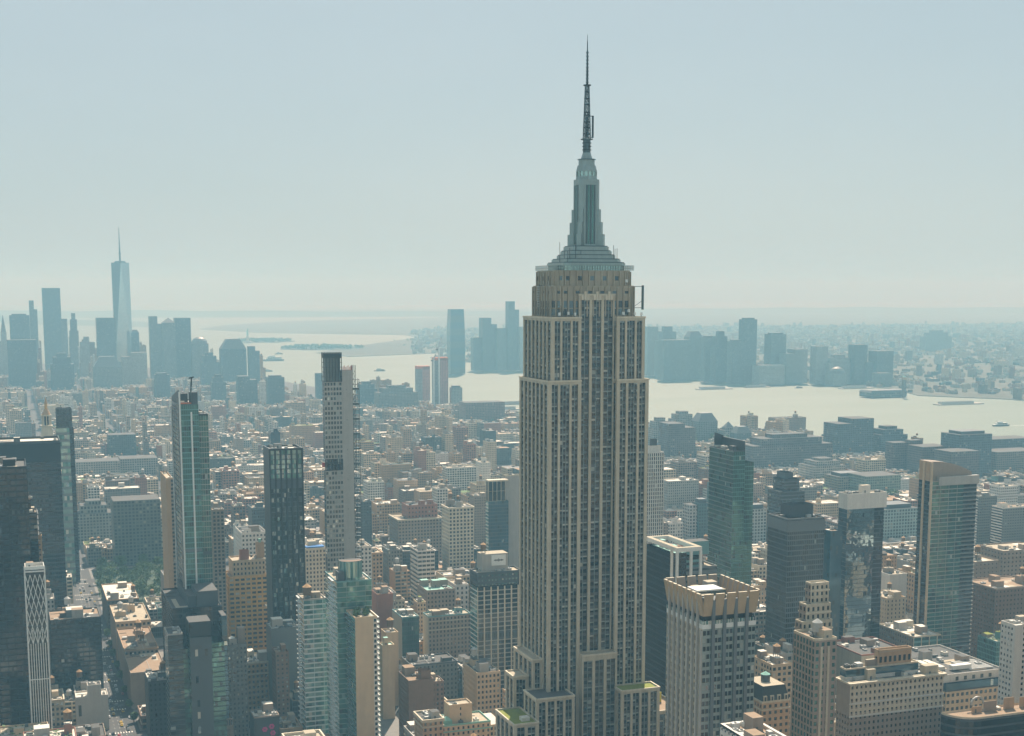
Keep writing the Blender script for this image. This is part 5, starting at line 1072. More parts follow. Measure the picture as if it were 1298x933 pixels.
R('brown_brick_tower', 'plain brown brick tower right of the balcony tower', 'plain brown brick tower', 'building', 1229, 1236, 1266, 714, 950, punch('taupe_brick', 4, 3.5, .25, .35), yb=790, dep=30, mat='roof_gravel', wall='taupe_brick', bulk=3, units=4, tanks=1)
R('brown_arched_tower', 'brown brick tower with top row of arched windows at the right edge', 'brown tower with arched row', 'building', 1262, 1272, 1325, 700, 985, punch('taupe_brick', 4, 3.7, .35, .4, band=[-2]), yb=745, dep=34, mat='roof_gravel', wall='taupe_brick', bulk=2, units=5)
R('brown_brick_block', 'darker brown brick block above the white slab at right', 'darker brown brick block', 'building', 1250, 1262, 1325, 748, 880, punch('brown_brick', 3.4, 3.6, .35, .42), yb=790, dep=40, mat='roof_rust', wall='taupe_brick', bulk=3, units=5, tanks=1)
R('white_tank_building', 'plain pale building with a round orange-lidded tank between mirror-glass and balcony towers', 'pale building with orange lid', 'building', 1121, 1128, 1150, 730, 1010, BLANK('white_brick'), yb=762, dep=22, mat='roof_gravel', wall='white_brick', bulk=1, units=2, tanks=1)
R('tan_low_building', 'small tan building right below the pale one with orange tank', 'small tan building', 'building', 1117, 1124, 1148, 760, 980, punch('beige_stone', 3.5, 3.6, .3), yb=790, dep=30, mat='roof_gravel', wall='beige_stone', bulk=2, units=4, tanks=1)
R('slate_apartment_slab', 'grey brick apartment slab with white balconies right of the balcony tower', 'grey slab with white balconies', 'building', 1233, 1240, 1264, 631, 1255, punch('grey_brick', 3, 3, .45, .45, rec=0), strips('white_brick', 'dark', 2.4, 3, .5), yb=690, mat='roof_white', wall='grey_brick', bulk=1, units=3)
R('wide_grey_slab', 'wide grey apartment slab with bright rusty roof at the right edge', 'wide grey slab at right', 'building', 1257, 1271, 1330, 645, 1200, punch('grey_brick', 3.2, 3, .4, .4, rec=0), strips('white_brick', 'dark', 2.4, 3, .5), yb=700, mat='roof_rust', wall='white_brick', bulk=3, units=5)
R('white_block', 'small white block with square windows at right in the middle distance', 'small white block', 'building', 1265, 1268, 1291, 618, 1420, punch('white_brick', 3.2, 3.4, .5, .5, rec=0), yb=640, dep=20, mat='roof_gravel', wall='white_brick', bulk=1, units=2)
# foreground roof with white parapet
sx0, sz = atY(913, 917, 505); x0 = sx0; zr = 128.0; X0_, Y_ = atz(913, 917, zr); X1_, _ = atz(962, 913, zr)
T = thing('white_parapet_building', 'foreground flat roof with thick white parapets below the flared-crown tower', 'building', (X0_+X1_)/2, Y_-18)
facade(T, 'facade', X0_, Y_-36, X1_, Y_, 0, zr, punch('white_brick', 3, 3.5, .45)); roof(T, X0_, Y_-36, X1_, Y_, zr-1.5, mat='roof_rust', wall='white_brick', par=1.5, th=1.4, bulk=2, units=8, seed=9); reg('white parapet roof', X0_, Y_-36, X1_, Y_, zr, 933)
for k in range(3): boxpart(T, 'vent_box', 'white_metal', (X0_+4+k*5, Y_-4.5, zr-1.5, X0_+7+k*5, Y_-2, zr+.8))
T, f = R('mansard_building', 'old ornate building with black mansard roof and dormers beside the masonry tower', 'old mansard building', 'building', 962, 966, 1001, 892, 655, punch('tan_brick', 3.2, 3.8, .5, .5, band=[-1], trim='limestone'), yb=933, dep=24)
x0, y0, x1, y1, z = f; mb = MB(); mb.prism([(x0, y0), (x1, y0), (x1, y1), (x0, y1)], z, z+9, 'black_metal', 'roof_gravel', scale=.8); mb.build('mansard_roof', T)
for i in range(4):
    X = x0+(x1-x0)*(i+.5)/4; mb = MB(); mb.box(X-1.1, y0+.2, z+.5, X+1.1, y0+3, z+4, 'limestone'); mb.box(X-.6, y0+.12, z+1, X+.6, y0+.3, z+3.4, 'g_dark'); mb.build('dormer', T)
mb = MB(); mb.ngon((x0+x1)/2, (y0+y1)/2, 2.6, z+9, z+13, 10, 'slate_panel'); mb.ngon((x0+x1)/2, (y0+y1)/2, 2.8, z+13, z+14.5, 10, 'copper_green', r1=.3); mb.build('roof_turret', T)
# ---------------------------------------------------------------- hazy skylines: downtown, across the river, the far shore of the island
def sky_tower(label, phrase, xl, xr, yt, yb, shape='box', col=(.10, .12, .13), dep=None, al=.6, bay=4.0, yb_vis=None, cat='tower', name='distant_tower', group=None):
    X, Y = atz((xl+xr)/2, yb); z = atY((xl+xr)/2, yt, Y)[1]; x0, x1 = footx(xl, Y, z), footx(xr, Y, z); W = x1-x0; D = dep or max(18, min(50, W*.8))
    st = dict(k='city', c=(*col, al), bay=bay, fl=4.0); y0, y1 = Y, Y+D; cx, cyy = (x0+x1)/2, Y+D/2
    T = thing(name, label, cat, cx, cyy, group=group)
    def f_(a, b, zz0, zz1, nm='facade', ins=0): facade(T, nm, a, y0+ins, b, y1-ins, zz0, zz1, st); boxpart(T, 'roof', 'roof_tar', (a+.3, y0+ins+.3, zz1-.5, b-.3, y1-ins-.3, zz1+.15))
    if shape == 'box':
        f_(x0, x1, 0, z-5); boxpart(T, 'plant_box', 'slate_panel', (x0+W*.12, y0+D*.15, z-5, x1-W*.15, y1-D*.2, z))
    elif shape == 'flat': f_(x0, x1, 0, z-.3)
    elif shape == 'step':
        f_(x0, x1, 0, z*.72); f_(x0+W*.12, x1-W*.12, z*.72, z*.9, 'upper_tier', D*.1); f_(x0+W*.28, x1-W*.28, z*.9, z, 'upper_tier', D*.25)
    elif shape == 'notch':
        f_(x0, x0+W*.6, 0, z); f_(x0+W*.6+.05, x1, 0, z*.88)
    elif shape == 'notchr':
        f_(x0+W*.4, x1, 0, z); f_(x0, x0+W*.4-.05, 0, z*.88)
    elif shape in ('dome', 'pyr', 'round'):
        zb = z-W*(.42 if shape == 'dome' else .38); f_(x0, x1, 0, zb); mb = MB()
        if shape == 'dome':
            for i in range(4): a0, a1 = i*math.pi/8, (i+1)*math.pi/8; mb.ngon(cx, cyy, W*.5*math.cos(a0), zb+W*.42*math.sin(a0), zb+W*.42*math.sin(a1), 14, 'grey_panel', r1=max(.3, W*.5*math.cos(a1)))
        else: mb.prism([(x0, y0), (x1, y0), (x1, y1), (x0, y1)], zb, z, 'grey_panel', scale=.03 if shape == 'pyr' else .55)
        mb.build('crown', T)
    elif shape == 'spire':
        zb = z*.72; f_(x0, x1, 0, zb*.8); f_(x0+W*.2, x1-W*.2, zb*.8, zb, 'upper_tier', D*.15); mb = MB(); mb.prism([(x0+W*.22, y0+D*.2), (x1-W*.22, y0+D*.2), (x1-W*.22, y1-D*.2), (x0+W*.22, y1-D*.2)], zb, z, 'grey_panel', scale=.03); mb.build('spire', T)
    elif shape == 'taper':
        mb = MB(); n = 10
        P0 = [(x0, y0), (x1, y0), (x1, y1), (x0, y1)]
        for i in range(n):
            k0, k1 = 1-.14*(i/n)**3, 1-.14*((i+1)/n)**3; q = [(cx+(p[0]-cx)*k0, cyy+(p[1]-cyy)*k0) for p in P0]
            mb.prism(q, z*i/n, z*(i+1)/n, 'g_blue' if i % 2 else 'g_mid', 'roof_tar', scale=k1/k0, cap=i == n-1)
        mb.build('facade', T)
    reg(phrase, x0, y0, x1, y1, z, yb); HEROES[-1]['sky'] = 1
    return T
# spired tower of glass downtown
X, Y = geo(40.71274, -74.01338); hw = 31.0; T = thing('spired_glass_tower', 'tallest hazy downtown tower, tapering blue glass with a needle spire', 'skyscraper', X, Y)
mb = MB(); lo = [(X-hw, Y-hw), (X+hw, Y-hw), (X+hw, Y+hw), (X-hw, Y+hw)]; r_ = 31.5; hi = [(X, Y-r_), (X+r_, Y), (X, Y+r_), (X-r_, Y)]
mb.prism(lo, 0, 56, 'g_mid', cap=False)
for i in range(4):
    j = (i+1) % 4; mb.poly([(*lo[i], 56), (*lo[j], 56), (*hi[i], 415)], 'g_sky' if i == 0 else 'g_blue'); mb.poly([(*lo[j], 56), (*hi[j], 415), (*hi[i], 415)], 'g_mid' if i == 3 else 'g_sky')
mb.poly([(*p, 415) for p in hi], 'roof_tar'); mb.build('facade', T)
mb = MB(); mb.ngon(X, Y, 21, 415, 418, 16, 'alu_dark', bottom=True); mb.ngon(X, Y, 18, 418, 421, 16, 'alu', bottom=True); mb.build('ring', T)
mb = MB(); mb.ngon(X, Y, 3.4, 421, 470, 8, 'alu_dark', r1=2.6); mb.ngon(X, Y, 2.4, 470, 541, 8, 'alu_dark', r1=.8); mb.ngon(X, Y, 4.5, 446, 450, 8, 'alu_dark', bottom=True); mb.build('spire', T); reg('spired downtown tower', X-hw, Y-hw, X+hw, Y+hw, 415, 478); HEROES[-1]['sky'] = 1
CB, CW, CG = (.09, .13, .155), (.32, .32, .29), (.18, .21, .21)
for r in [
 ('hazy stone tower with a pointed top at the left edge downtown', 'pointed tower at left edge', -3, 9.5, 399, 478, 'spire', CW),
 ('broad flat hazy blue slab left of a slender tower downtown', 'broad flat downtown slab', 11.5, 37, 398, 476, 'box', CB),
 ('slender hazy tower against the broad flat downtown slab', 'slender downtown tower', 36.5, 46.5, 381, 474, 'notch', CG),
 ('tall square hazy blue tower, second tallest downtown', 'second tallest downtown tower', 53, 76, 365, 470, 'flat', CB),
 ('thin hazy tower just right of the second tallest downtown', 'thin tower by second tallest', 77, 85, 404, 478, 'flat', CG),
 ('narrow hazy tower with notched top, two right of the second tallest downtown', 'narrow notched tower', 87, 98.5, 397, 476, 'step', CG),
 ('low hazy building with sloping roof between the notched and spired towers', 'low sloped downtown building', 101, 113, 427, 480, 'notchr', CW),
 ('wide hazy block with flat top in front of the spired tower', 'wide block by spired tower', 122, 146, 403, 482, 'flat', CB),
 ('hazy tapering block at the right foot of the spired tower', 'tapering block', 166, 176, 418, 480, 'round', CB),
 ('stepped hazy tower with pyramid tip, left half of a downtown pair', 'left tower of pair', 189, 206, 401, 480, 'notch', CG),
 ('hazy tower with small pyramid roof between two flat ones', 'small pyramid tower', 205.5, 222, 403, 482, 'pyr', CG),
 ('hazy flat-topped tower, right half of a downtown pair', 'right tower of pair', 221.5, 241.5, 403, 481, 'flat', CB),
 ('hazy building with a round dome right of the downtown pair', 'domed downtown building', 243, 264, 427, 482, 'dome', CG),
 ('big dark hazy slab in front of the downtown cluster at far left', 'big dark hazy slab', 8.5, 46, 431, 492, 'flat', CB),
 ('dark hazy stepped block beneath the second tallest downtown tower', 'dark stepped block', 63.5, 93, 448, 497, 'step', CB),
 ('hazy building with rounded pyramid outline below the spired tower', 'rounded pyramid building', 118, 154, 452, 494, 'round', CG),
 ('pale hazy building with slanted top right of the rounded pyramid one', 'pale slanted building', 154, 186, 447, 490, 'notchr', CW),
 ('hazy blocky tower in front of the domed building', 'blocky hazy tower', 255, 277, 447, 490, 'step', CB),
 ('wide hazy tower with clipped shoulders near the water', 'clipped shoulder tower', 280, 312, 430, 486, 'round', CB),
 ('small hazy tower beside the clipped one at the water', 'small waterside tower', 315, 329, 439, 487, 'notch', CB),
 ('square dark building in the haze below the downtown pair', 'square dark building', 196, 215, 473, 507, 'box', CB),
 ('dark low tower in the haze left of the water edge', 'dark low hazy tower', 302, 326, 477, 515, 'notch', CB),
 ('small dark hazy block between the square and low ones', 'small dark hazy block', 268, 286, 475, 510, 'step', CB),
 ('dark square tower in front of the bay left of the unfinished tower', 'dark square bay tower', 339.5, 360.5, 476, 516, 'box', CB),
 ('tiny dark slab just left of the top of the unfinished tower', 'tiny dark slab', 400.5, 409, 473, 506, 'flat', CB),
 ('hazy stepped factory-like block right of the unfinished tower top', 'stepped hazy block', 455, 478, 484, 516, 'step', CB),
 ('wide hazy grey-green block left of the red concrete pair', 'wide hazy grey block', 480, 530, 489, 520, 'step', CG),
 ('pale low slab below the river right of the red concrete pair', 'pale low slab', 573, 586, 489, 512, 'box', CW),
 ('broad brown warehouse at the river edge behind the limestone skyscraper', 'broad brown warehouse', 590, 640, 510, 535, 'flat', (.2, .14, .12)),
 ('pale hazy house group right of the limestone skyscraper top', 'pale hazy house group', 829, 852, 530, 574, 'step', CW),
 ('dark hazy brick tower in front of the river right of the limestone skyscraper', 'dark hazy brick tower', 848, 882, 537, 583, 'notch', (.13, .12, .12)),
 ('hazy apartment block with rounded top at the riverside', 'rounded riverside block', 886, 910, 524, 560, 'round', CG),
 ('white hazy stepped block at the riverside', 'white riverside block', 857, 882, 522, 556, 'step', CW),
 ('small spiky hazy building at the riverside left of the huge warehouse', 'spiky riverside building', 918, 936, 535, 560, 'spire', CW),
 ('low dark hazy building beside the spiky one', 'low dark riverside building', 934, 953, 541, 563, 'round', CB),
 ('huge long hazy warehouse block filling the riverside', 'huge riverside warehouse', 955, 1056, 551, 597, 'step', (.16, .15, .15)),
 ('bright blue boxy building right of the limestone skyscraper in the haze', 'bright blue box', 838, 866, 561, 580, 'flat', (.05, .22, .36)),
 ('two-part blue-grey glass building rising at the riverside', 'two-part blue-grey building', 1063, 1108, 531, 580, 'notchr', CB),
 ('hazy blue-grey block with a stepped top by the river', 'stepped blue-grey block', 1118, 1151, 541, 577, 'step', CB),
 ('brown slab with white edge strips, first of four in a row', 'first brown slab', 1133, 1152, 561, 600, 'flat', (.15, .12, .11)),
 ('brown slab with white edge strips, second of four in a row', 'second brown slab', 1155, 1169, 558, 600, 'flat', (.15, .12, .11)),
 ('wide brown slab, third of four in a row behind the wedge roof', 'third brown slab', 1170, 1204, 566, 604, 'flat', (.15, .12, .11)),
 ('wide brown slab, last of four in a row, right of the wedge roof', 'fourth brown slab', 1206, 1242, 572, 612, 'flat', (.15, .12, .11)),
 ('tall hazy blue block with brown edge towers at right by the river', 'tall hazy blue block', 1217, 1258, 547, 605, 'box', CB),
 ('long low dark shed by the river at the right edge', 'long low riverside shed', 1258, 1310, 556, 585, 'flat', CB),
 ('broad tan warehouse at the right edge below the riverside shed', 'broad tan warehouse', 1264, 1320, 572, 600, 'flat', (.24, .2, .16)),
 ('wide yellow-lit flat building with penthouse left of the balcony tower', 'wide yellow flat building', 1064, 1100, 600, 626, 'box', (.28, .25, .18)),
 ('long pale green-grey block beside the yellow flat building', 'long pale green block', 1098, 1142, 603, 630, 'flat', (.2, .26, .2)),
 ('white gridded block left of the yellow flat building', 'white gridded block', 1032, 1072, 582, 612, 'step', (.4, .38, .34)),
 ('pale teal gridded block between mirror-glass and balcony towers', 'pale teal gridded block', 1122, 1165, 640, 690, 'box', (.3, .38, .36)),
 ('white narrow building left of the banded green tower', 'white narrow building', 874, 886, 640, 690, 'flat', (.45, .43, .4)),
 ('dark teal building beside the white narrow one', 'dark teal building', 886, 899, 633, 690, 'box', (.07, .13, .13)),
 ('white framed building right of the banded green tower', 'white framed building', 953, 972, 640, 690, 'box', (.42, .44, .42)),
 ('brown brick slab in the left middle distance before the park', 'brown-blue slab by park', 143, 203, 634, 716, 'flat', (.13, .14, .13)),
 ('grey gridded apartment block right of the slender glass tower', 'grey gridded block', 96, 141, 636, 690, 'step', (.22, .24, .22)),
 ('dark square slab in the hazy left distance above the white row', 'dark square slab', 137, 172, 551, 580, 'flat', (.08, .1, .1)),
 ('long white-grey block row left of the finned glass tower', 'long white-grey block', 152, 200, 581, 602, 'flat', (.36, .33, .28)),
 ('pale long block with window rows in the left distance', 'pale long block', 96, 152, 585, 606, 'flat', (.33, .31, .27)),
]: sky_tower(*r)
# across the river
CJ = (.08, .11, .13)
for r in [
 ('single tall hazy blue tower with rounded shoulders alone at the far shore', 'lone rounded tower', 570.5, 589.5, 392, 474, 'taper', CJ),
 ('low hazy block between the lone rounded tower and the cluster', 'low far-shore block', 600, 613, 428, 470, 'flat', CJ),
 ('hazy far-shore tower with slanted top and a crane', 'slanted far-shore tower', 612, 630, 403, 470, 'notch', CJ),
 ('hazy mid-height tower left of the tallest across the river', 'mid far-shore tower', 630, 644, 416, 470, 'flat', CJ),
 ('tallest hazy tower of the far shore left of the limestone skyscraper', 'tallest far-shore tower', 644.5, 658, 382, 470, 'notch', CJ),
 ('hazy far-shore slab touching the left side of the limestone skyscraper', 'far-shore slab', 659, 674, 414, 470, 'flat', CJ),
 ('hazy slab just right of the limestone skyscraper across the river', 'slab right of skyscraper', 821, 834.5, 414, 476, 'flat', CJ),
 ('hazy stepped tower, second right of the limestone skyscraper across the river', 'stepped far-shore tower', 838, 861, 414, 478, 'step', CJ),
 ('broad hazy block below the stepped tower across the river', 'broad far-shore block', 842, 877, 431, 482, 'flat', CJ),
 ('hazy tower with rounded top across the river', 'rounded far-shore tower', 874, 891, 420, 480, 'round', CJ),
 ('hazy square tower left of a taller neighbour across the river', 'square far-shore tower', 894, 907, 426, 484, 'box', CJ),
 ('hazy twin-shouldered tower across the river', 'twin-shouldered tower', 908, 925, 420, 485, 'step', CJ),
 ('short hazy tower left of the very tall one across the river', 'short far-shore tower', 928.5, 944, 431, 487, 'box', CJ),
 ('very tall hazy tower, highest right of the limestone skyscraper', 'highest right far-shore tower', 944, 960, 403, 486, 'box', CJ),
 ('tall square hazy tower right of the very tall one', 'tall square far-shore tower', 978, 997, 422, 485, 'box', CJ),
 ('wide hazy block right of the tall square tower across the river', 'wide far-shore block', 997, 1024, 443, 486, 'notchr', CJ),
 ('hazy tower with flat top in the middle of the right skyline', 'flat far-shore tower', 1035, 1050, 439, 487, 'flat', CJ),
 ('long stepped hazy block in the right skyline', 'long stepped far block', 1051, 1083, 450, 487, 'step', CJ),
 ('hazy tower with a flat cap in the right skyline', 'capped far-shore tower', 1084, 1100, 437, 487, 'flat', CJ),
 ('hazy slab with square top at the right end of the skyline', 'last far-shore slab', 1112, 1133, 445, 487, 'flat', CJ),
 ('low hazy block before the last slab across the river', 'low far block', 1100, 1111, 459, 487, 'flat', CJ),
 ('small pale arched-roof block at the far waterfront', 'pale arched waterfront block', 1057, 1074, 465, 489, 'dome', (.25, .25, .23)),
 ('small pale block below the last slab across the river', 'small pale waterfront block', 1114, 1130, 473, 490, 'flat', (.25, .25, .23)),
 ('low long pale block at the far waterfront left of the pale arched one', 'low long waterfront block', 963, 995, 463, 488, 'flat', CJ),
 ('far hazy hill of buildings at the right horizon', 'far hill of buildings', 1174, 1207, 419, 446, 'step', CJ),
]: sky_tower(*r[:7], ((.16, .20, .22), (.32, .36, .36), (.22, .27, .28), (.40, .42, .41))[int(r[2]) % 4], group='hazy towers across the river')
# red concrete pair with cranes
for xl, xr, yt, yb, lb in ((529, 545, 464, 508, 'left and lower red concrete tower of the pair under construction by the water'), (550.5, 568, 453, 512, 'right and taller red concrete tower of the pair under construction by the water')):
    X, Y = atz((xl+xr)/2, yb); z = atY((xl+xr)/2, yt, Y)[1]; x0, x1 = footx(xl, Y, z), footx(xr, Y, z); T = thing('concrete_tower', lb, 'tower', (x0+x1)/2, Y+12)
    facade(T, 'glazed_side', x0, Y, x0+(x1-x0)*.4, Y+25, 0, z-8, dict(k='city', c=(.3, .33, .33, .5), bay=4, fl=4)); facade(T, 'concrete_core', x0+(x1-x0)*.4+.05, Y, x1, Y+25, 0, z-4, dict(k='city', c=(.48, .24, .2, .2), bay=5, fl=4)); boxpart(T, 'top_formwork', 'orange_paint', (x0, Y, z-7.9, x1-.1, Y+24, z)); reg('red concrete pair', x0, Y, x1, Y+25, z, yb); HEROES[-1]['sky'] = 1
for px, y0_, y1_, jx, jy, lb in ((549, 480, 456, 551.5, 449, 'small construction crane between the two red concrete towers'), (555.5, 453, 442, 558.5, 427, 'tall luffing crane with long jib over the taller red concrete tower')):
    X, Y = atz(560, 512); zt = atY(px, y1_, Y)[1]; K = thing('construction_crane', lb, 'crane', atY(px, y1_, Y)[0], Y-6, 0)
    xx = atY(px, y1_, Y)[0]; xj, zj = atY(jx, jy, Y); mb = MB(); mb.bar((xx, Y-6, 0), (xx, Y-6, zt), 3.6, 'white_metal'); mb.build('mast', K); mb = MB(); mb.bar((xx-3, Y-6, zt-2), (xj, Y-6, zj), 2.8, 'unit_grey'); mb.box(xx-8, Y-7.5, zt-4, xx-2, Y-4.5, zt, 'unit_dark', bottom=True); mb.build('jib', K)
# ---------------------------------------------------------------- the ordinary city between them
WALLS = [((.44, .28, .16), 'tan brick', 'tan_brick'), ((.33, .15, .10), 'red brick', 'red_brick'), ((.19, .125, .09), 'brown brick', 'brown_brick'), ((.58, .48, .34), 'cream stone', 'limestone_pale'), ((.31, .24, .19), 'grey-brown brick', 'taupe_brick'),
         ((.53, .40, .26), 'beige stone', 'beige_stone'), ((.20, .195, .18), 'grey brick', 'grey_brick'), ((.64, .60, .53), 'white brick', 'white_brick'), ((.07, .085, .09), 'dark grey', 'slate_panel'), ((.12, .18, .18), 'blue-green glass', 'teal_metal'), ((.36, .34, .30), 'concrete', 'concrete')]
WWT = [15, 11, 8, 17, 10, 15, 6, 13, 5, 3, 7]
ROOFS = [((.10, .10, .10), 'black', 'roof_tar'), ((.44, .37, .28), 'tan', 'roof_gravel'), ((.64, .60, .52), 'white', 'roof_white'), ((.33, .22, .14), 'rusty', 'roof_rust'), ((.22, .21, .20), 'grey', 'roof_tar'), ((.10, .16, .05), 'green', 'green_roof')]
RWT = [17, 26, 32, 7, 16, 2]
LOTS = []
def free(x0, y0, x1, y1):
    for h in HEROES:
        a = h['fp']
        if x0 < a[2]+1 and x1 > a[0]-1 and y0 < a[3]+1 and y1 > a[1]-1: return False
    return True
def limit(x0, y0, x1, y1, Hh):                              # keep the towers' feet as visible as they are in the view
    d = math.hypot((x0+x1)/2, y0)
    for _ in range(2):
        cs = [prj(x, y, Hh) for x in (x0, x1) for y in (y0, y1)]
        a, b_ = min(c[0] for c in cs), max(c[0] for c in cs)
        for h in HEROES:
            if h['yb'] and h['d'] > d+5 and b_ > h['xl']+1 and a < h['xr']-1:
                zz = atY((a+b_)/2, h['yb']-(0 if h.get('sky') else 2), y1)[1]-(1 if h.get('sky') else 4)
                if zz < Hh: Hh = max(zz, 9.0)
    return Hh
cr = random.Random(5)
for bx0, by0, bx1, by1 in BLOCKS:
    if bx0 < PARK[2] and bx1 > PARK[0] and by0 < PARK[3] and by1 > PARK[1]: continue
    mid = (by0+by1)/2; Yd = by0; hood = cr.uniform(.8, 1.25)
    for rowi, (ya, yb_) in enumerate(((by0+2.5, mid-.6), (mid+.6, by1-2.5))):
        x = bx0+2.5
        while x < bx1-5:
            near = Yd < 1500
            w = cr.choice([8, 8, 15, 15, 22, 30, 38]) if near else cr.choice([7, 7, 8, 8, 15, 15, 23, 30, 46])
            if cr.random() < .04: w *= 2
            x1 = min(x+w, bx1-2.5)
            if bx1-2.5-x1 < 6: x1 = bx1-2.5
            if near: Hh = cr.choice([14, 18, 22, 40, 46, 50, 54, 60]) if w > 12 else cr.choice([14, 17, 20, 34, 45])
            elif Yd < 2300: Hh = cr.choice([14, 16, 18, 22, 26, 38, 44, 50]) if w > 12 else cr.choice([13, 15, 17, 19, 24])
            elif Yd < 3500: Hh = cr.choice([13, 15, 17, 19, 22, 24, 30]) if cr.random() < .93 else cr.choice([45, 55])
            elif Yd < 4300: Hh = cr.choice([15, 18, 22, 26, 30, 36]) if cr.random() < .9 else cr.choice([50, 60])
            else: Hh = cr.choice([25, 30, 40, 55, 70, 90, 110])
            if bx0 > 1300: Hh *= .75
            Hh *= hood*cr.uniform(.9, 1.1); dpt = cr.uniform(.72, 1.0) if w < 20 else 1.0
            y0, y1 = (ya, ya+(yb_-ya)*dpt) if rowi == 0 else (yb_-(yb_-ya)*dpt, yb_)
            wc = cr.choices(range(len(WALLS)), WWT)[0]; rc = cr.choices(range(len(ROOFS)), RWT)[0]
            if free(x, y0, x1, y1):
                Hh = limit(x, y0, x1, y1, Hh); p = prj((x+x1)/2, y0, Hh)
                if -140 < p[0] < 1440: LOTS.append(dict(x0=x, y0=y0, x1=x1-.25, y1=y1, h=Hh, w=wc, r=rc, d=math.hypot((x+x1)/2, y0), s=cr.random()))
            x = x1+.05
# what shows: paint boxes far to near into a coarse picture
GW, GH = 649, 467; IDS = np.full((GH, GW), -1, dtype=np.int32)
def paint(fp, z, val):
    P_ = [prj(x, y, zz) for x in (fp[0], fp[2]) for y in (fp[1], fp[3]) for zz in (0, z)]
    P_ = sorted((p[0]/2, p[1]/2) for p in P_)
    def half(ps):
        o = []
        for p in ps:
            while len(o) > 1 and (o[-1][0]-o[-2][0])*(p[1]-o[-2][1])-(o[-1][1]-o[-2][1])*(p[0]-o[-2][0]) <= 0: o.pop()
            o.append(p)
        return o
    hull = half(P_)[:-1]+half(P_[::-1])[:-1]
    xa, xb = max(0, int(min(p[0] for p in hull))), min(GW, int(max(p[0] for p in hull))+2); ya, yb_ = max(0, int(min(p[1] for p in hull))), min(GH, int(max(p[1] for p in hull))+2)
    if xa >= xb or ya >= yb_: return
    gx, gy = np.meshgrid(np.arange(xa, xb)+.5, np.arange(ya, yb_)+.5); m_ = np.ones(gx.shape, bool)
    for i in range(len(hull)):
        p, q = hull[i], hull[(i+1) % len(hull)]; m_ &= (q[0]-p[0])*(gy-p[1])-(q[1]-p[1])*(gx-p[0]) >= 0
    IDS[ya:yb_, xa:xb][m_] = val
todo = [(l['d'], (l['x0'], l['y0'], l['x1'], l['y1']), l['h'], i) for i, l in enumerate(LOTS)]+[(h['d'], h['fp'], h['z'], -2) for h in HEROES]
for d, fp, z, v in sorted(todo, key=lambda t_: -t_[0]): paint(fp, z, v)
flat = IDS.ravel(); cnt = np.bincount(flat[flat >= 0], minlength=len(LOTS))
cols_ = np.tile(np.arange(GW), GH); rows_ = np.repeat(np.arange(GH), GW); ok = flat >= 0
sx = np.bincount(flat[ok], weights=cols_[ok], minlength=len(LOTS)); sy = np.bincount(flat[ok], weights=rows_[ok], minlength=len(LOTS))
order = sorted(range(len(LOTS)), key=lambda i: -cnt[i]); NIND = 225
SHOWN = [i for i in order[:NIND] if cnt[i] > 6]; single = set(SHOWN)
ORD = ['first', 'second', 'third', 'fourth', 'fifth', 'sixth', 'seventh', 'eighth', 'ninth', 'tenth', 'eleventh', 'twelfth'] + ['%dth' % k for k in range(13, 60)]
buckets = {}
for i in SHOWN:
    px, py = sx[i]/cnt[i]*2, sy[i]/cnt[i]*2; l = LOTS[i]; best = None
    for h in HEROES:
        if h.get('sky') and py < 520: continue
        yb_ = h['yb'] or 900; mx_ = (h['xl']+h['xr'])/2
        dx = 0 if h['xl'] <= px <= h['xr'] else min(abs(px-h['xl']), abs(px-h['xr'])); dy = 0 if h['yt'] <= py <= yb_ else min(abs(py-h['yt']), abs(py-yb_))
        sc_ = dx+dy*1.3+(15 if h.get('sky') else 0)
        if best is None or sc_ < best[0]: best = (sc_, h, px, py)
    h = best[1]
    rel = ('left of' if px < h['xl'] else 'right of' if px > h['xr'] else ('in front of' if l['d'] < h['d'] else 'behind'))
    buckets.setdefault((h['p'], rel), []).append((l['d'], i))
NAMES = {}
for (p, rel), lst in buckets.items():
    for k, (d, i) in enumerate(sorted(lst)):
        l = LOTS[i]; kind = 'low building' if l['h'] < 22 else 'loft' if l['h'] < 48 else 'tall block'
        s_ = '%s %s with %s roof, %s one back %s the %s' % (WALLS[l['w']][1], kind, ROOFS[l['r']][1], ORD[k], rel, p)
        wd_ = s_.split()
        if len(wd_) > 16: s_ = '%s %s, %s one back %s the %s' % (WALLS[l['w']][1], kind, ORD[k], rel, p)
        NAMES[i] = (s_, {'low building': 'low_building', 'loft': 'loft_building', 'tall block': 'tall_block'}[kind])
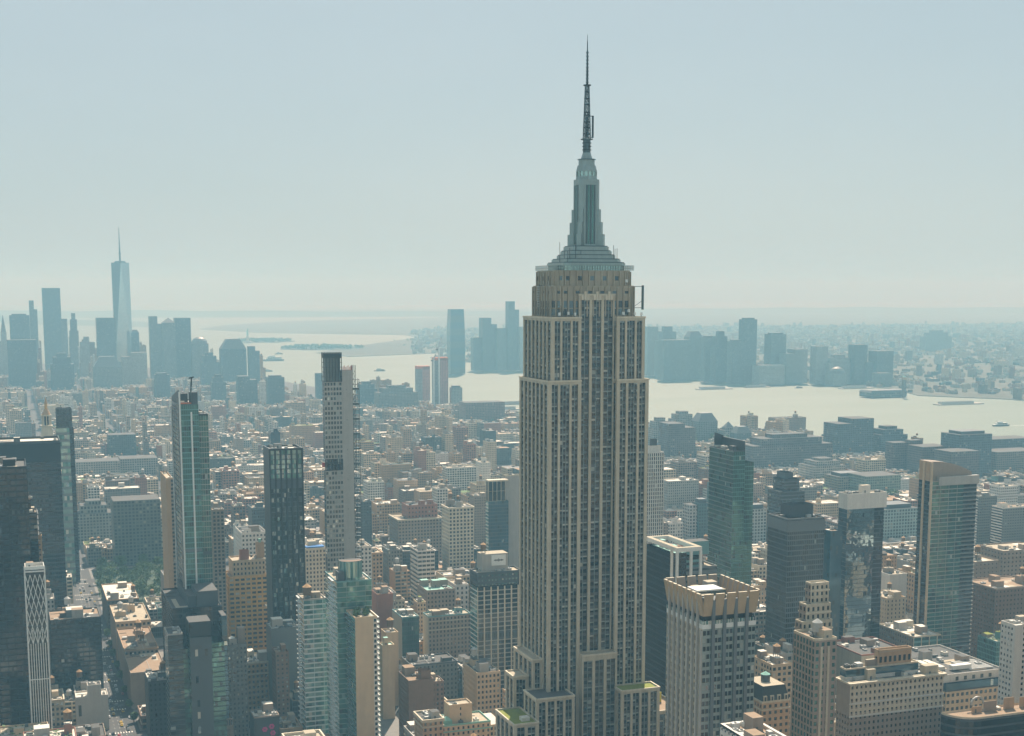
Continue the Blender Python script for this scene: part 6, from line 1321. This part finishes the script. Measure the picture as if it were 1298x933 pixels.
for i in SHOWN:
    l = LOTS[i]; x0, y0, x1, y1, Hh = l['x0'], l['y0'], l['x1'], l['y1'], l['h']; wm = WALLS[l['w']][2]; rm = ROOFS[l['r']][2]; s_ = l['s']
    T = thing(NAMES[i][1], NAMES[i][0], 'building', (x0+x1)/2, (y0+y1)/2, group='ordinary buildings between the towers')
    near = l['d'] < 1700
    if near:
        fl_ = 3.5+.5*s_; bay = 2.4+1.6*((s_*7) % 1)
        if wm in ('teal_metal', 'slate_panel'): st = strips(wm, 'green' if wm == 'teal_metal' else 'dark', 1.8, fl_, .25, pw=.25, pd=.15)
        elif s_ < .25: st = strips(wm, 'office', bay*.7, fl_, .45, pw=.9, pd=.25, pe=2)
        else: st = punch(wm, bay, fl_, .42+.2*((s_*13) % 1), .5+.1*((s_*5) % 1), rec=.25, g='office', band=[-1] if s_ > .5 else None, trim='limestone' if s_ > .75 else wm)
        stE = BLANK(wm) if (s_*29) % 1 < .35 else None
    else: st = dict(k='city', c=(*WALLS[l['w']][0], s_), bay=2.6+1.4*s_, fl=3.6); stE = None
    facade(T, 'facade', x0, y0, x1, y1, 0, Hh, st, stE, stE)
    big = (x1-x0) > 12
    roof(T, x0, y0, x1, y1, Hh, mat=rm, wall=wm, par=.6+s_, cornice=.5 if s_ > .7 and near else 0, bulk=(2 if big else 1) if near or s_ > .5 else 1, units=(10 if big else 4) if l['d'] < 1250 else (6 if big else 2) if near else 2, tanks=1 if (s_*17) % 1 < .6 else 0, steel=s_ < .2, seed=i)
    if l['r'] == 5 or (s_*41) % 1 < .08:
        mb = MB()
        for k in range(90): a0 = cr.uniform(x0+1, x1-1); b0 = cr.uniform(y0+1, y1-1); q = cr.uniform(.4, .9); zz = Hh+.2+cr.random()*1.6; mb.quad((a0-q, b0-q, zz), (a0+q, b0-q, zz+cr.uniform(-.4, .6)), (a0+q, b0+q, zz), (a0-q, b0+q, zz+cr.uniform(-.4, .6)), 'leaf_%d' % (k % 3))
        o = mb.build('roof_planting', T, 'stuff')
# the rest of the island: too many to count
def tb(mb, l):
    x0, y0, x1, y1, Hh = l['x0'], l['y0'], l['x1'], l['y1'], l['h']; wt = (*WALLS[l['w']][0], l['s']); rt = (*ROOFS[l['r']][0], 1); st = dict(k='city', c=wt, bay=2.6+1.4*l['s'], fl=3.5)
    face_(mb, (x0, y0), (1, 0), x1-x0, 0, Hh, st); face_(mb, (x0, y1), (0, -1), y1-y0, 0, Hh, st); face_(mb, (x1, y0), (0, 1), y1-y0, 0, Hh, st); face_(mb, (x1, y1), (-1, 0), x1-x0, 0, Hh, st)
    mb.quad((x0, y0, Hh), (x1, y0, Hh), (x1, y1, Hh), (x0, y1, Hh), 'city_roof', tint=rt)
    W, D = x1-x0, y1-y0; t_ = .35
    if W > 3 and D > 3:
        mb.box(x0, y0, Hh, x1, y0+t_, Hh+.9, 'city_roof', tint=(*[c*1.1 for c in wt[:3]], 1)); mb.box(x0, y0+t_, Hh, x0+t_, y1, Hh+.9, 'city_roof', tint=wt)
        for k in range(1 if W < 12 else 3):
            w, d, h = cr.uniform(2, min(6, W*.5)), cr.uniform(2, min(7, D*.5)), cr.uniform(1.5, 4.5); a0, b0 = x0+.5+cr.random()*(W-w-1), y0+.6+cr.random()*(D-d-1.2); c_ = cr.choice([.12, .3, .42, .55])
            mb.box(a0, b0, Hh+.01, a0+w, b0+d, Hh+h, 'city_roof', tint=(c_, c_*.93, c_*.83, 1))
        if cr.random() < .16: mb.ngon(x0+W*.6, y0+D*.55, 1.9, Hh+4, Hh+7.5, 7, 'tank_wood', r1=1.9); mb.ngon(x0+W*.6, y0+D*.55, 2.0, Hh+7.5, Hh+9, 7, 'tank_lid', r1=.1)
mb = MB()
for i, l in enumerate(LOTS):
    if i not in single and (cnt[i] > 0 or cr.random() < .5): tb(mb, l)
mb.build('distant_city_buildings', None, 'stuff')
# across the river
mb = MB(); jr = random.Random(9); n = 0
while n < 7500:
    Yq = 600+jr.random()**.75*10500; Xq = 1700+jr.random()*9500
    if not inside(Xq, Yq, NJ): continue
    p = prj(Xq, Yq, 0)
    if not (520 < p[0] < 1400) or p[1] > 940: continue
    n += 1; d = math.hypot(Xq, Yq); big = jr.random() < .12; w, dp = (jr.uniform(25, 60), jr.uniform(20, 45)) if big else (jr.uniform(8, 30), jr.uniform(8, 25)); h = jr.uniform(7, 14) if not (jr.random() < .07) else jr.uniform(20, 45)
    if inside(Xq, Yq, MANHATTAN): continue
    tb(mb, dict(x0=Xq, y0=Yq, x1=Xq+w, y1=Yq+dp, h=h, w=jr.choices(range(len(WALLS)), WWT)[0], r=jr.choices(range(len(ROOFS)), RWT)[0], s=jr.random()))
mb.build('far_shore_buildings', None, 'stuff')
# midtown round and behind the viewpoint: bounces light onto the walls that face it and shows in their glass
mr = random.Random(31); mb = MB()
for i in range(len(AVES)-1):
    for k in range(-20, -1):
        xa, xb = AVES[i][0]+AVES[i][1]/2+3, AVES[i+1][0]-AVES[i+1][1]/2-3; ya = ST0+STP*k+9; x = xa
        while x < xb-16:
            w = min(mr.choice([18, 26, 34, 46]), xb-x); y1 = ya+mr.choice([28, 60]); h = mr.choice([35, 50, 60, 75, 95, 120, 150, 190]); wc = mr.choices(range(len(WALLS)), WWT)[0]
            if not (x < 75 and x+w > -60 and ya < 70 and y1 > -70):
                for _ in range(12):
                    cs = [prj(xx, yy, h) for xx in (x, x+w) for yy in (ya, y1) if xx*sA+yy*cA > 1]
                    if not any(-60 < c[0] < 1360 and c[1] < 960 for c in cs): break
                    h *= .8
                if h > 12: tb(mb, dict(x0=x, y0=ya, x1=x+w-1, y1=y1, h=h, w=wc, r=mr.randrange(5), s=mr.random()))
            x += w+mr.choice([0, 0, 8])
mb.build('midtown_buildings', None, 'stuff')
# ---------------------------------------------------------------- trees
tr = random.Random(21)
def crown(mb, x, y, z, rx, rz, n, q):
    for k in range(n):
        u = tr.uniform(-1, 1); a0 = tr.random()*6.283; r_ = tr.random()**.4; s_ = math.sqrt(1-u*u); lump = 1+.28*math.sin(a0*3+x)+.2*math.sin(u*5+y)
        c = Vector((x+rx*r_*s_*math.cos(a0)*lump, y+rx*r_*s_*math.sin(a0)*lump, z+rz*r_*u)); e = Vector((tr.gauss(0, 1), tr.gauss(0, 1), tr.gauss(0, 1))).normalized(); f = e.cross(Vector((tr.gauss(0, 1), tr.gauss(0, 1), tr.gauss(0, 1)))).normalized(); w = q*tr.uniform(.6, 1.4)
        mb.quad(tuple(c-e*w-f*w*.6), tuple(c+e*w-f*w*.6), tuple(c+e*w+f*w*.6), tuple(c-e*w+f*w*.6), 'leaf_%d' % tr.choice([0, 0, 1, 2]))
def tree(x, y, h, label, group, name='park_tree', z=0.0):
    T = thing(name, label, 'tree', x, y, z, group); mb = MB(); mb.ngon(x, y, .42, z, z+h*.55, 7, 'bark', r1=.2)
    for k in range(5): a0 = k*1.26+x; mb.bar((x, y, z+h*.36), (x+h*.24*math.cos(a0), y+h*.24*math.sin(a0), z+h*.66), .22, 'bark')
    mb.build('trunk', T); mb = MB(); crown(mb, x, y, z+h*.64, h*.36, h*.36, 420, .55); mb.build('crown', T); return T
spots = []
for k in range(400):
    x, y = tr.uniform(84, 160), tr.uniform(1405, 1600)
    if all(math.hypot(x-a0, y-b0) > 10.5 for a0, b0 in spots): spots.append((x, y))
    if len(spots) >= 46: break
for k, (x, y) in enumerate(sorted(spots, key=lambda p: p[1])): tree(x, y, tr.uniform(13, 19), 'leafy green tree in the small square behind the bright-roofed loft', 'trees of the small square')
mb = MB(); mb.box(PARK[0], PARK[1], .15, PARK[2], PARK[3], .2, 'hill_green'); structure(mb.build('park_lawn'))
for k in range(3): tree(52.6-1.0, 985-k*17, 8, ['small street tree on the avenue corner by the pale blank-walled building', 'second street tree up the avenue kerb', 'third street tree up the avenue kerb'][k], 'street trees on the avenue', 'street_tree')
for k in range(16): tree(55.4 if k % 2 else 76.6, 1010+k*19+tr.uniform(-4, 4), tr.uniform(6.5, 9), 'small green street tree along the kerb of the shaded avenue at lower left', 'street trees along the avenue kerb', 'street_tree')
tx0, ty0, tx1, ty1, tz = TERRACE
for k in range(4): x, y = tx0+(tx1-tx0)*(k+.5)/4, ty0+(ty1-ty0)*(.3+.4*(k % 2)); s_ = thing('terrace_shrub', ['leafmost', 'round', 'loose', 'low'][k].replace('leafmost', 'dense')+' green shrub on the planted terrace of the beige-walled glass tower', 'shrub', x, y, tz, 'shrubs on the planted terrace'); mb = MB(); crown(mb, x, y, tz+1.9, 2.3, 1.9, 320, .42); mb.build('foliage', s_); mb = MB(); mb.ngon(x, y, .7, tz, tz+.8, 8, 'unit_dark', bottom=True); mb.build('planter', s_)
mb = MB()
for bx0, by0, bx1, by1 in BLOCKS:
    if by0 < 900: continue
    for k in range(4 if by0 < 1900 else 7):
        if tr.random() < .55:
            x = tr.uniform(bx0, bx1); y = tr.choice([by0+.5, by1-.5, (by0+by1)/2+tr.uniform(-3, 3)]); p = prj(x, y, 0)
            if -40 < p[0] < 1340 and free(x-4, y-3, x+4, y+3): h = tr.uniform(9, 16); crown(mb, x, y, h*.62, h*.38, h*.36, 22 if by0 < 2200 else 12, 1.3 if by0 < 2200 else 2.0)
for cx, cyy, w, d, n in ((*geo(40.7359, -73.9905), 70, 90, 60), (*geo(40.7308, -73.9973), 110, 100, 70), (*atz(268, 558), 90, 120, 60), (*atz(320, 546), 110, 120, 60), (*atz(118, 560), 60, 130, 60), (*atz(500, 690), 25, 40, 14), (*atz(480, 683), 30, 40, 14), (*atz(1190, 655), 80, 60, 20), (*atz(1120, 640), 90, 40, 20), (*atz(880, 560), 90, 60, 30)):
    for k in range(n): x, y = cx+tr.uniform(-w, w), cyy+tr.uniform(-d, d); h = tr.uniform(12, 20); crown(mb, x, y, h*.62, h*.42, h*.4, 16, 1.9)
mb.build('street_foliage', None, 'stuff')
mb = MB()
for k in range(1500):
    Yq = 1500+tr.random()*9000; Xq = 2000+tr.random()*8000
    if inside(Xq, Yq, NJ): h = tr.uniform(8, 15); crown(mb, Xq, Yq, h*.5, h*.8, h*.4, 10, 2.6)
for poly, n, zz in ((ELLIS, 150, 1.5), (LIBERTY, 150, 2.0), (GOV, 120, 2.0)):
    xs_, ys_ = [p[0] for p in poly], [p[1] for p in poly]
    while n:
        x, y = tr.uniform(min(xs_), max(xs_)), tr.uniform(min(ys_), max(ys_))
        if inside(x, y, poly): n -= 1; crown(mb, x, y, zz+8, 11, 8, 14, 4)
mb.build('far_shore_foliage', None, 'stuff')
# ---------------------------------------------------------------- water traffic, islands, far waterfront
def boat(label, px, py, L, name='boat', big=False):
    X, Y = atz(px, py, -2.3); T = thing(name, label, 'boat', X, Y, -2.45); z = -2.4; mb = MB(); w = L*.26
    P_ = [(X-L*.5, Y-w*.2), (X-L*.36, Y-w*.5), (X+L*.5, Y-w*.5), (X+L*.5, Y+w*.5), (X-L*.36, Y+w*.5), (X-L*.5, Y+w*.2)]; mb.prism(P_, z, z+L*.09, 'slate_panel', 'white_metal', scale=1.04); mb.build('hull', T)
    mb = MB(); mb.box(X-L*.3, Y-w*.42, z+L*.09, X+L*.42, Y+w*.42, z+L*.19, 'white_metal'); mb.box(X-L*.26, Y-w*.44, z+L*.12, X+L*.38, Y-w*.425, z+L*.165, 'g_dark'); mb.build('cabin', T); mb = MB(); mb.box(X-L*.22, Y-w*.3, z+L*.19, X+L*.1, Y+w*.3, z+L*.27, 'white_metal'); mb.build('wheelhouse', T)
    return X, Y, L
X, Y, L = boat('dark ferry with a white wake crossing the river at far right', 1268, 540, 42, 'ferry')
mb = MB()
for k in range(26): a0 = X+L*.5+k*5.5; w = 1.2+k*.22; mb.quad((a0, Y-w+tr.uniform(-.5, .5), -2.44), (a0+5.4, Y-w-.2, -2.44), (a0+5.4, Y+w*.5, -2.44), (a0, Y+w*.5+tr.uniform(-.5, .5), -2.44), 'wake_foam')
mb.build('wake', None, 'stuff')
for lb, px, py, L in (('long low barge in the bay left of the unfinished tower', 346, 457.5, 95), ('small boat in the bay below the long barge', 339, 471, 40), ('small boat on the water between unfinished tower and red concrete pair', 481, 470.5, 45), ('tiny boat in the bay right of the long barge', 353, 449, 40), ('tiny white boat on the river just right of the limestone skyscraper', 837, 481.5, 24), ('small boat by the far piers in the middle of the river', 1012, 492, 28)): boat(lb, px, py, L)
X, Y = atz(314, 434.5, 2); S = thing('harbour_statue', 'tiny hazy green statue on its pedestal on a bay island at left', 'statue', X, Y, 2)
mb = MB(); mb.ngon(X, Y, 26, 2, 12, 11, 'concrete'); mb.ngon(X, Y, 11, 12, 47, 4, 'limestone', r1=8, rot=.785); mb.build('pedestal', S); mb = MB()
for za, zb, ra, rb in ((47, 60, 6.2, 5.4), (60, 74, 5.4, 4.6), (74, 80, 4.6, 3.0), (80, 82, 1.6, 1.6), (82, 87, 2.3, 1.9)): mb.ngon(X, Y, ra, za, zb, 10, 'copper_green', r1=rb)
for k in range(7): a0 = k*.45-1.35; mb.bar((X, Y, 86), (X+4*math.sin(a0), Y, 86+3.5*math.cos(a0)), .6, 'copper_green')
mb.bar((X+3.5, Y, 76), (X+5.5, Y, 92), 2.0, 'copper_green'); mb.ngon(X+5.5, Y, 1.5, 92, 95.5, 8, 'gold_brick', r1=.4); mb.bar((X-3.8, Y-1, 75), (X-5.2, Y-3, 66), 1.8, 'copper_green'); mb.build('figure', S)
x0_, Y0_ = atz(1104, 504); x1_, _ = atz(1196, 508); T = thing('ferry_terminal', 'long low ferry terminal with green roof at the far waterfront', 'building', (x0_+x1_)/2, Y0_+30)
facade(T, 'facade', x0_, Y0_, x1_, Y0_+60, 0, 14, dict(k='city', c=(.16, .17, .15, .9), bay=6, fl=7)); mb = MB(); mb.prism([(x0_-2, Y0_-2), (x1_+2, Y0_-2), (x1_+2, Y0_+62), (x0_-2, Y0_+62)], 14, 20, 'slate_panel', scale=.9, bottom=True); mb.build('roof', T)
X, Y = atz(1163, 506); z = atY(1163, 478, Y)[1]; T = thing('clock_tower', 'slim dark clock tower standing over the far ferry terminal', 'tower', X, Y+10); facade(T, 'shaft', X-4.5, Y+62.5, X+4.5, Y+71.5, 0, z-12, dict(k='city', c=(.16, .13, .11, .2), bay=4, fl=6)); mb = MB(); mb.box(X-5.2, Y+61.8, z-12, X+5.2, Y+72.2, z-4, 'tan_brick', bottom=True); mb.prism([(X-4.5, Y+62.5), (X+4.5, Y+62.5), (X+4.5, Y+71.5), (X-4.5, Y+71.5)], z-4, z, 'copper_green', scale=.2); mb.build('belfry', T); mb = MB(); mb.ngon(X, Y+67, 0.1, 0, .1, 4, 'white_metal')
for k, (px, py, L, w, lb) in enumerate(((905, 493, 120, 30, 'long pier with a low shed left of the pale arched block at the far waterfront'), (960, 490.5, 90, 24, 'thin pier in front of the far waterfront towers'), (1085, 492, 120, 26, 'pier at the far waterfront left of the ferry terminal'), (642, 519, 80, 22, 'pier with pale deck left of the limestone skyscraper'), (654, 512, 90, 24, 'second pier left of the limestone skyscraper, nearer the far bank'), (1215, 512, 150, 30, 'long pier right of the ferry terminal'))):
    X, Y = atz(px, py, -1); T = thing('river_pier', lb, 'pier', X, Y, -2.4); mb = MB(); mb.box(X-L/2, Y-w/2, -2.4, X+L/2, Y+w/2, .4, 'concrete'); mb.build('deck', T); mb = MB(); mb.box(X-L*.42, Y-w*.3, .4, X+L*.3, Y+w*.3, 6.5, 'unit_grey', top='roof_tar'); mb.build('shed', T)
# container cranes and tanks far off are left to the haze; cars on the shaded avenue
CARS = {}
def car(k, col):
    key = col
    x, y, lane = k
    if key not in CARS:
        T = thing('parked_car', '', 'car', x, y, .012); mb = MB(); mb.box(x-.92, y-2.25, .36, x+.92, y+2.25, .92, 'car_%d' % col, bottom=True); b_ = mb.build('body', T)
        md = b_.modifiers.new('b', 'BEVEL'); md.width = .12; md.segments = 2
        mb = MB(); mb.prism([(x-.82, y-1.3), (x+.82, y-1.3), (x+.82, y+1.0), (x-.82, y+1.0)], .92, 1.45, 'g_black', 'car_%d' % col, scale=.82); mb.build('cabin', T)
        for dx in (-.82, .82):
            for dy in (-1.4, 1.4):
                mb = MB(); n = 10; ring = [(y+dy+.33*math.cos(i*.628), .345+.33*math.sin(i*.628)) for i in range(n)]
                for i in range(n): j = (i+1) % n; mb.quad((x+dx-.11, *ring[i]), (x+dx-.11, *ring[j]), (x+dx+.11, *ring[j]), (x+dx+.11, *ring[i]), 'unit_dark')
                mb.poly([(x+dx-.11, *p) for p in ring[::-1]], 'unit_dark'); mb.poly([(x+dx+.11, *p) for p in ring], 'unit_dark'); mb.build('wheel', T)
        CARS[key] = T; o = T
    else:
        src = CARS[key]; o = src.copy(); C.objects.link(o); o.location = (x, y, .012)
        for ch in src.children: c2 = ch.copy(); C.objects.link(c2); c2.parent = o
    o['label'] = ('white', 'black', 'grey', 'yellow', 'dark red')[col]+' car in the shaded avenue at the lower left'; o['category'] = 'car'; o['group'] = ('white', 'black', 'grey', 'yellow', 'dark red')[col]+' cars on the avenue'
for k in range(112):
    lane = tr.choice([57.2, 60.6, 64.2, 67.8, 71.4, 74.8]); y = 905+k*5.9+tr.uniform(0, 1.5)
    car((lane, y, 0), tr.choices(range(5), [4, 4, 3, 2, 1])[0])
# ---------------------------------------------------------------- air
mb = MB(); mb.box(-32000, -3500, -3.6, 32000, 36000, 580, 'haze', bottom=True)
m = bpy.data.materials.new('haze'); m.use_nodes = True; t = m.node_tree; MATS['haze'] = m
t.nodes.remove(t.nodes['Principled BSDF'])
v = t.nodes.new('ShaderNodeVolumePrincipled'); v.inputs['Color'].default_value = (*HAZE_COLOR, 1)
v.inputs['Absorption Color'].default_value = (1, 1, 1, 1); v.inputs['Density'].default_value = HAZE_DENSITY; v.inputs['Anisotropy'].default_value = HAZE_G
t.links.new(v.outputs[0], [n for n in t.nodes if n.type == 'OUTPUT_MATERIAL'][0].inputs['Volume'])
mb.build('haze', None, 'stuff')
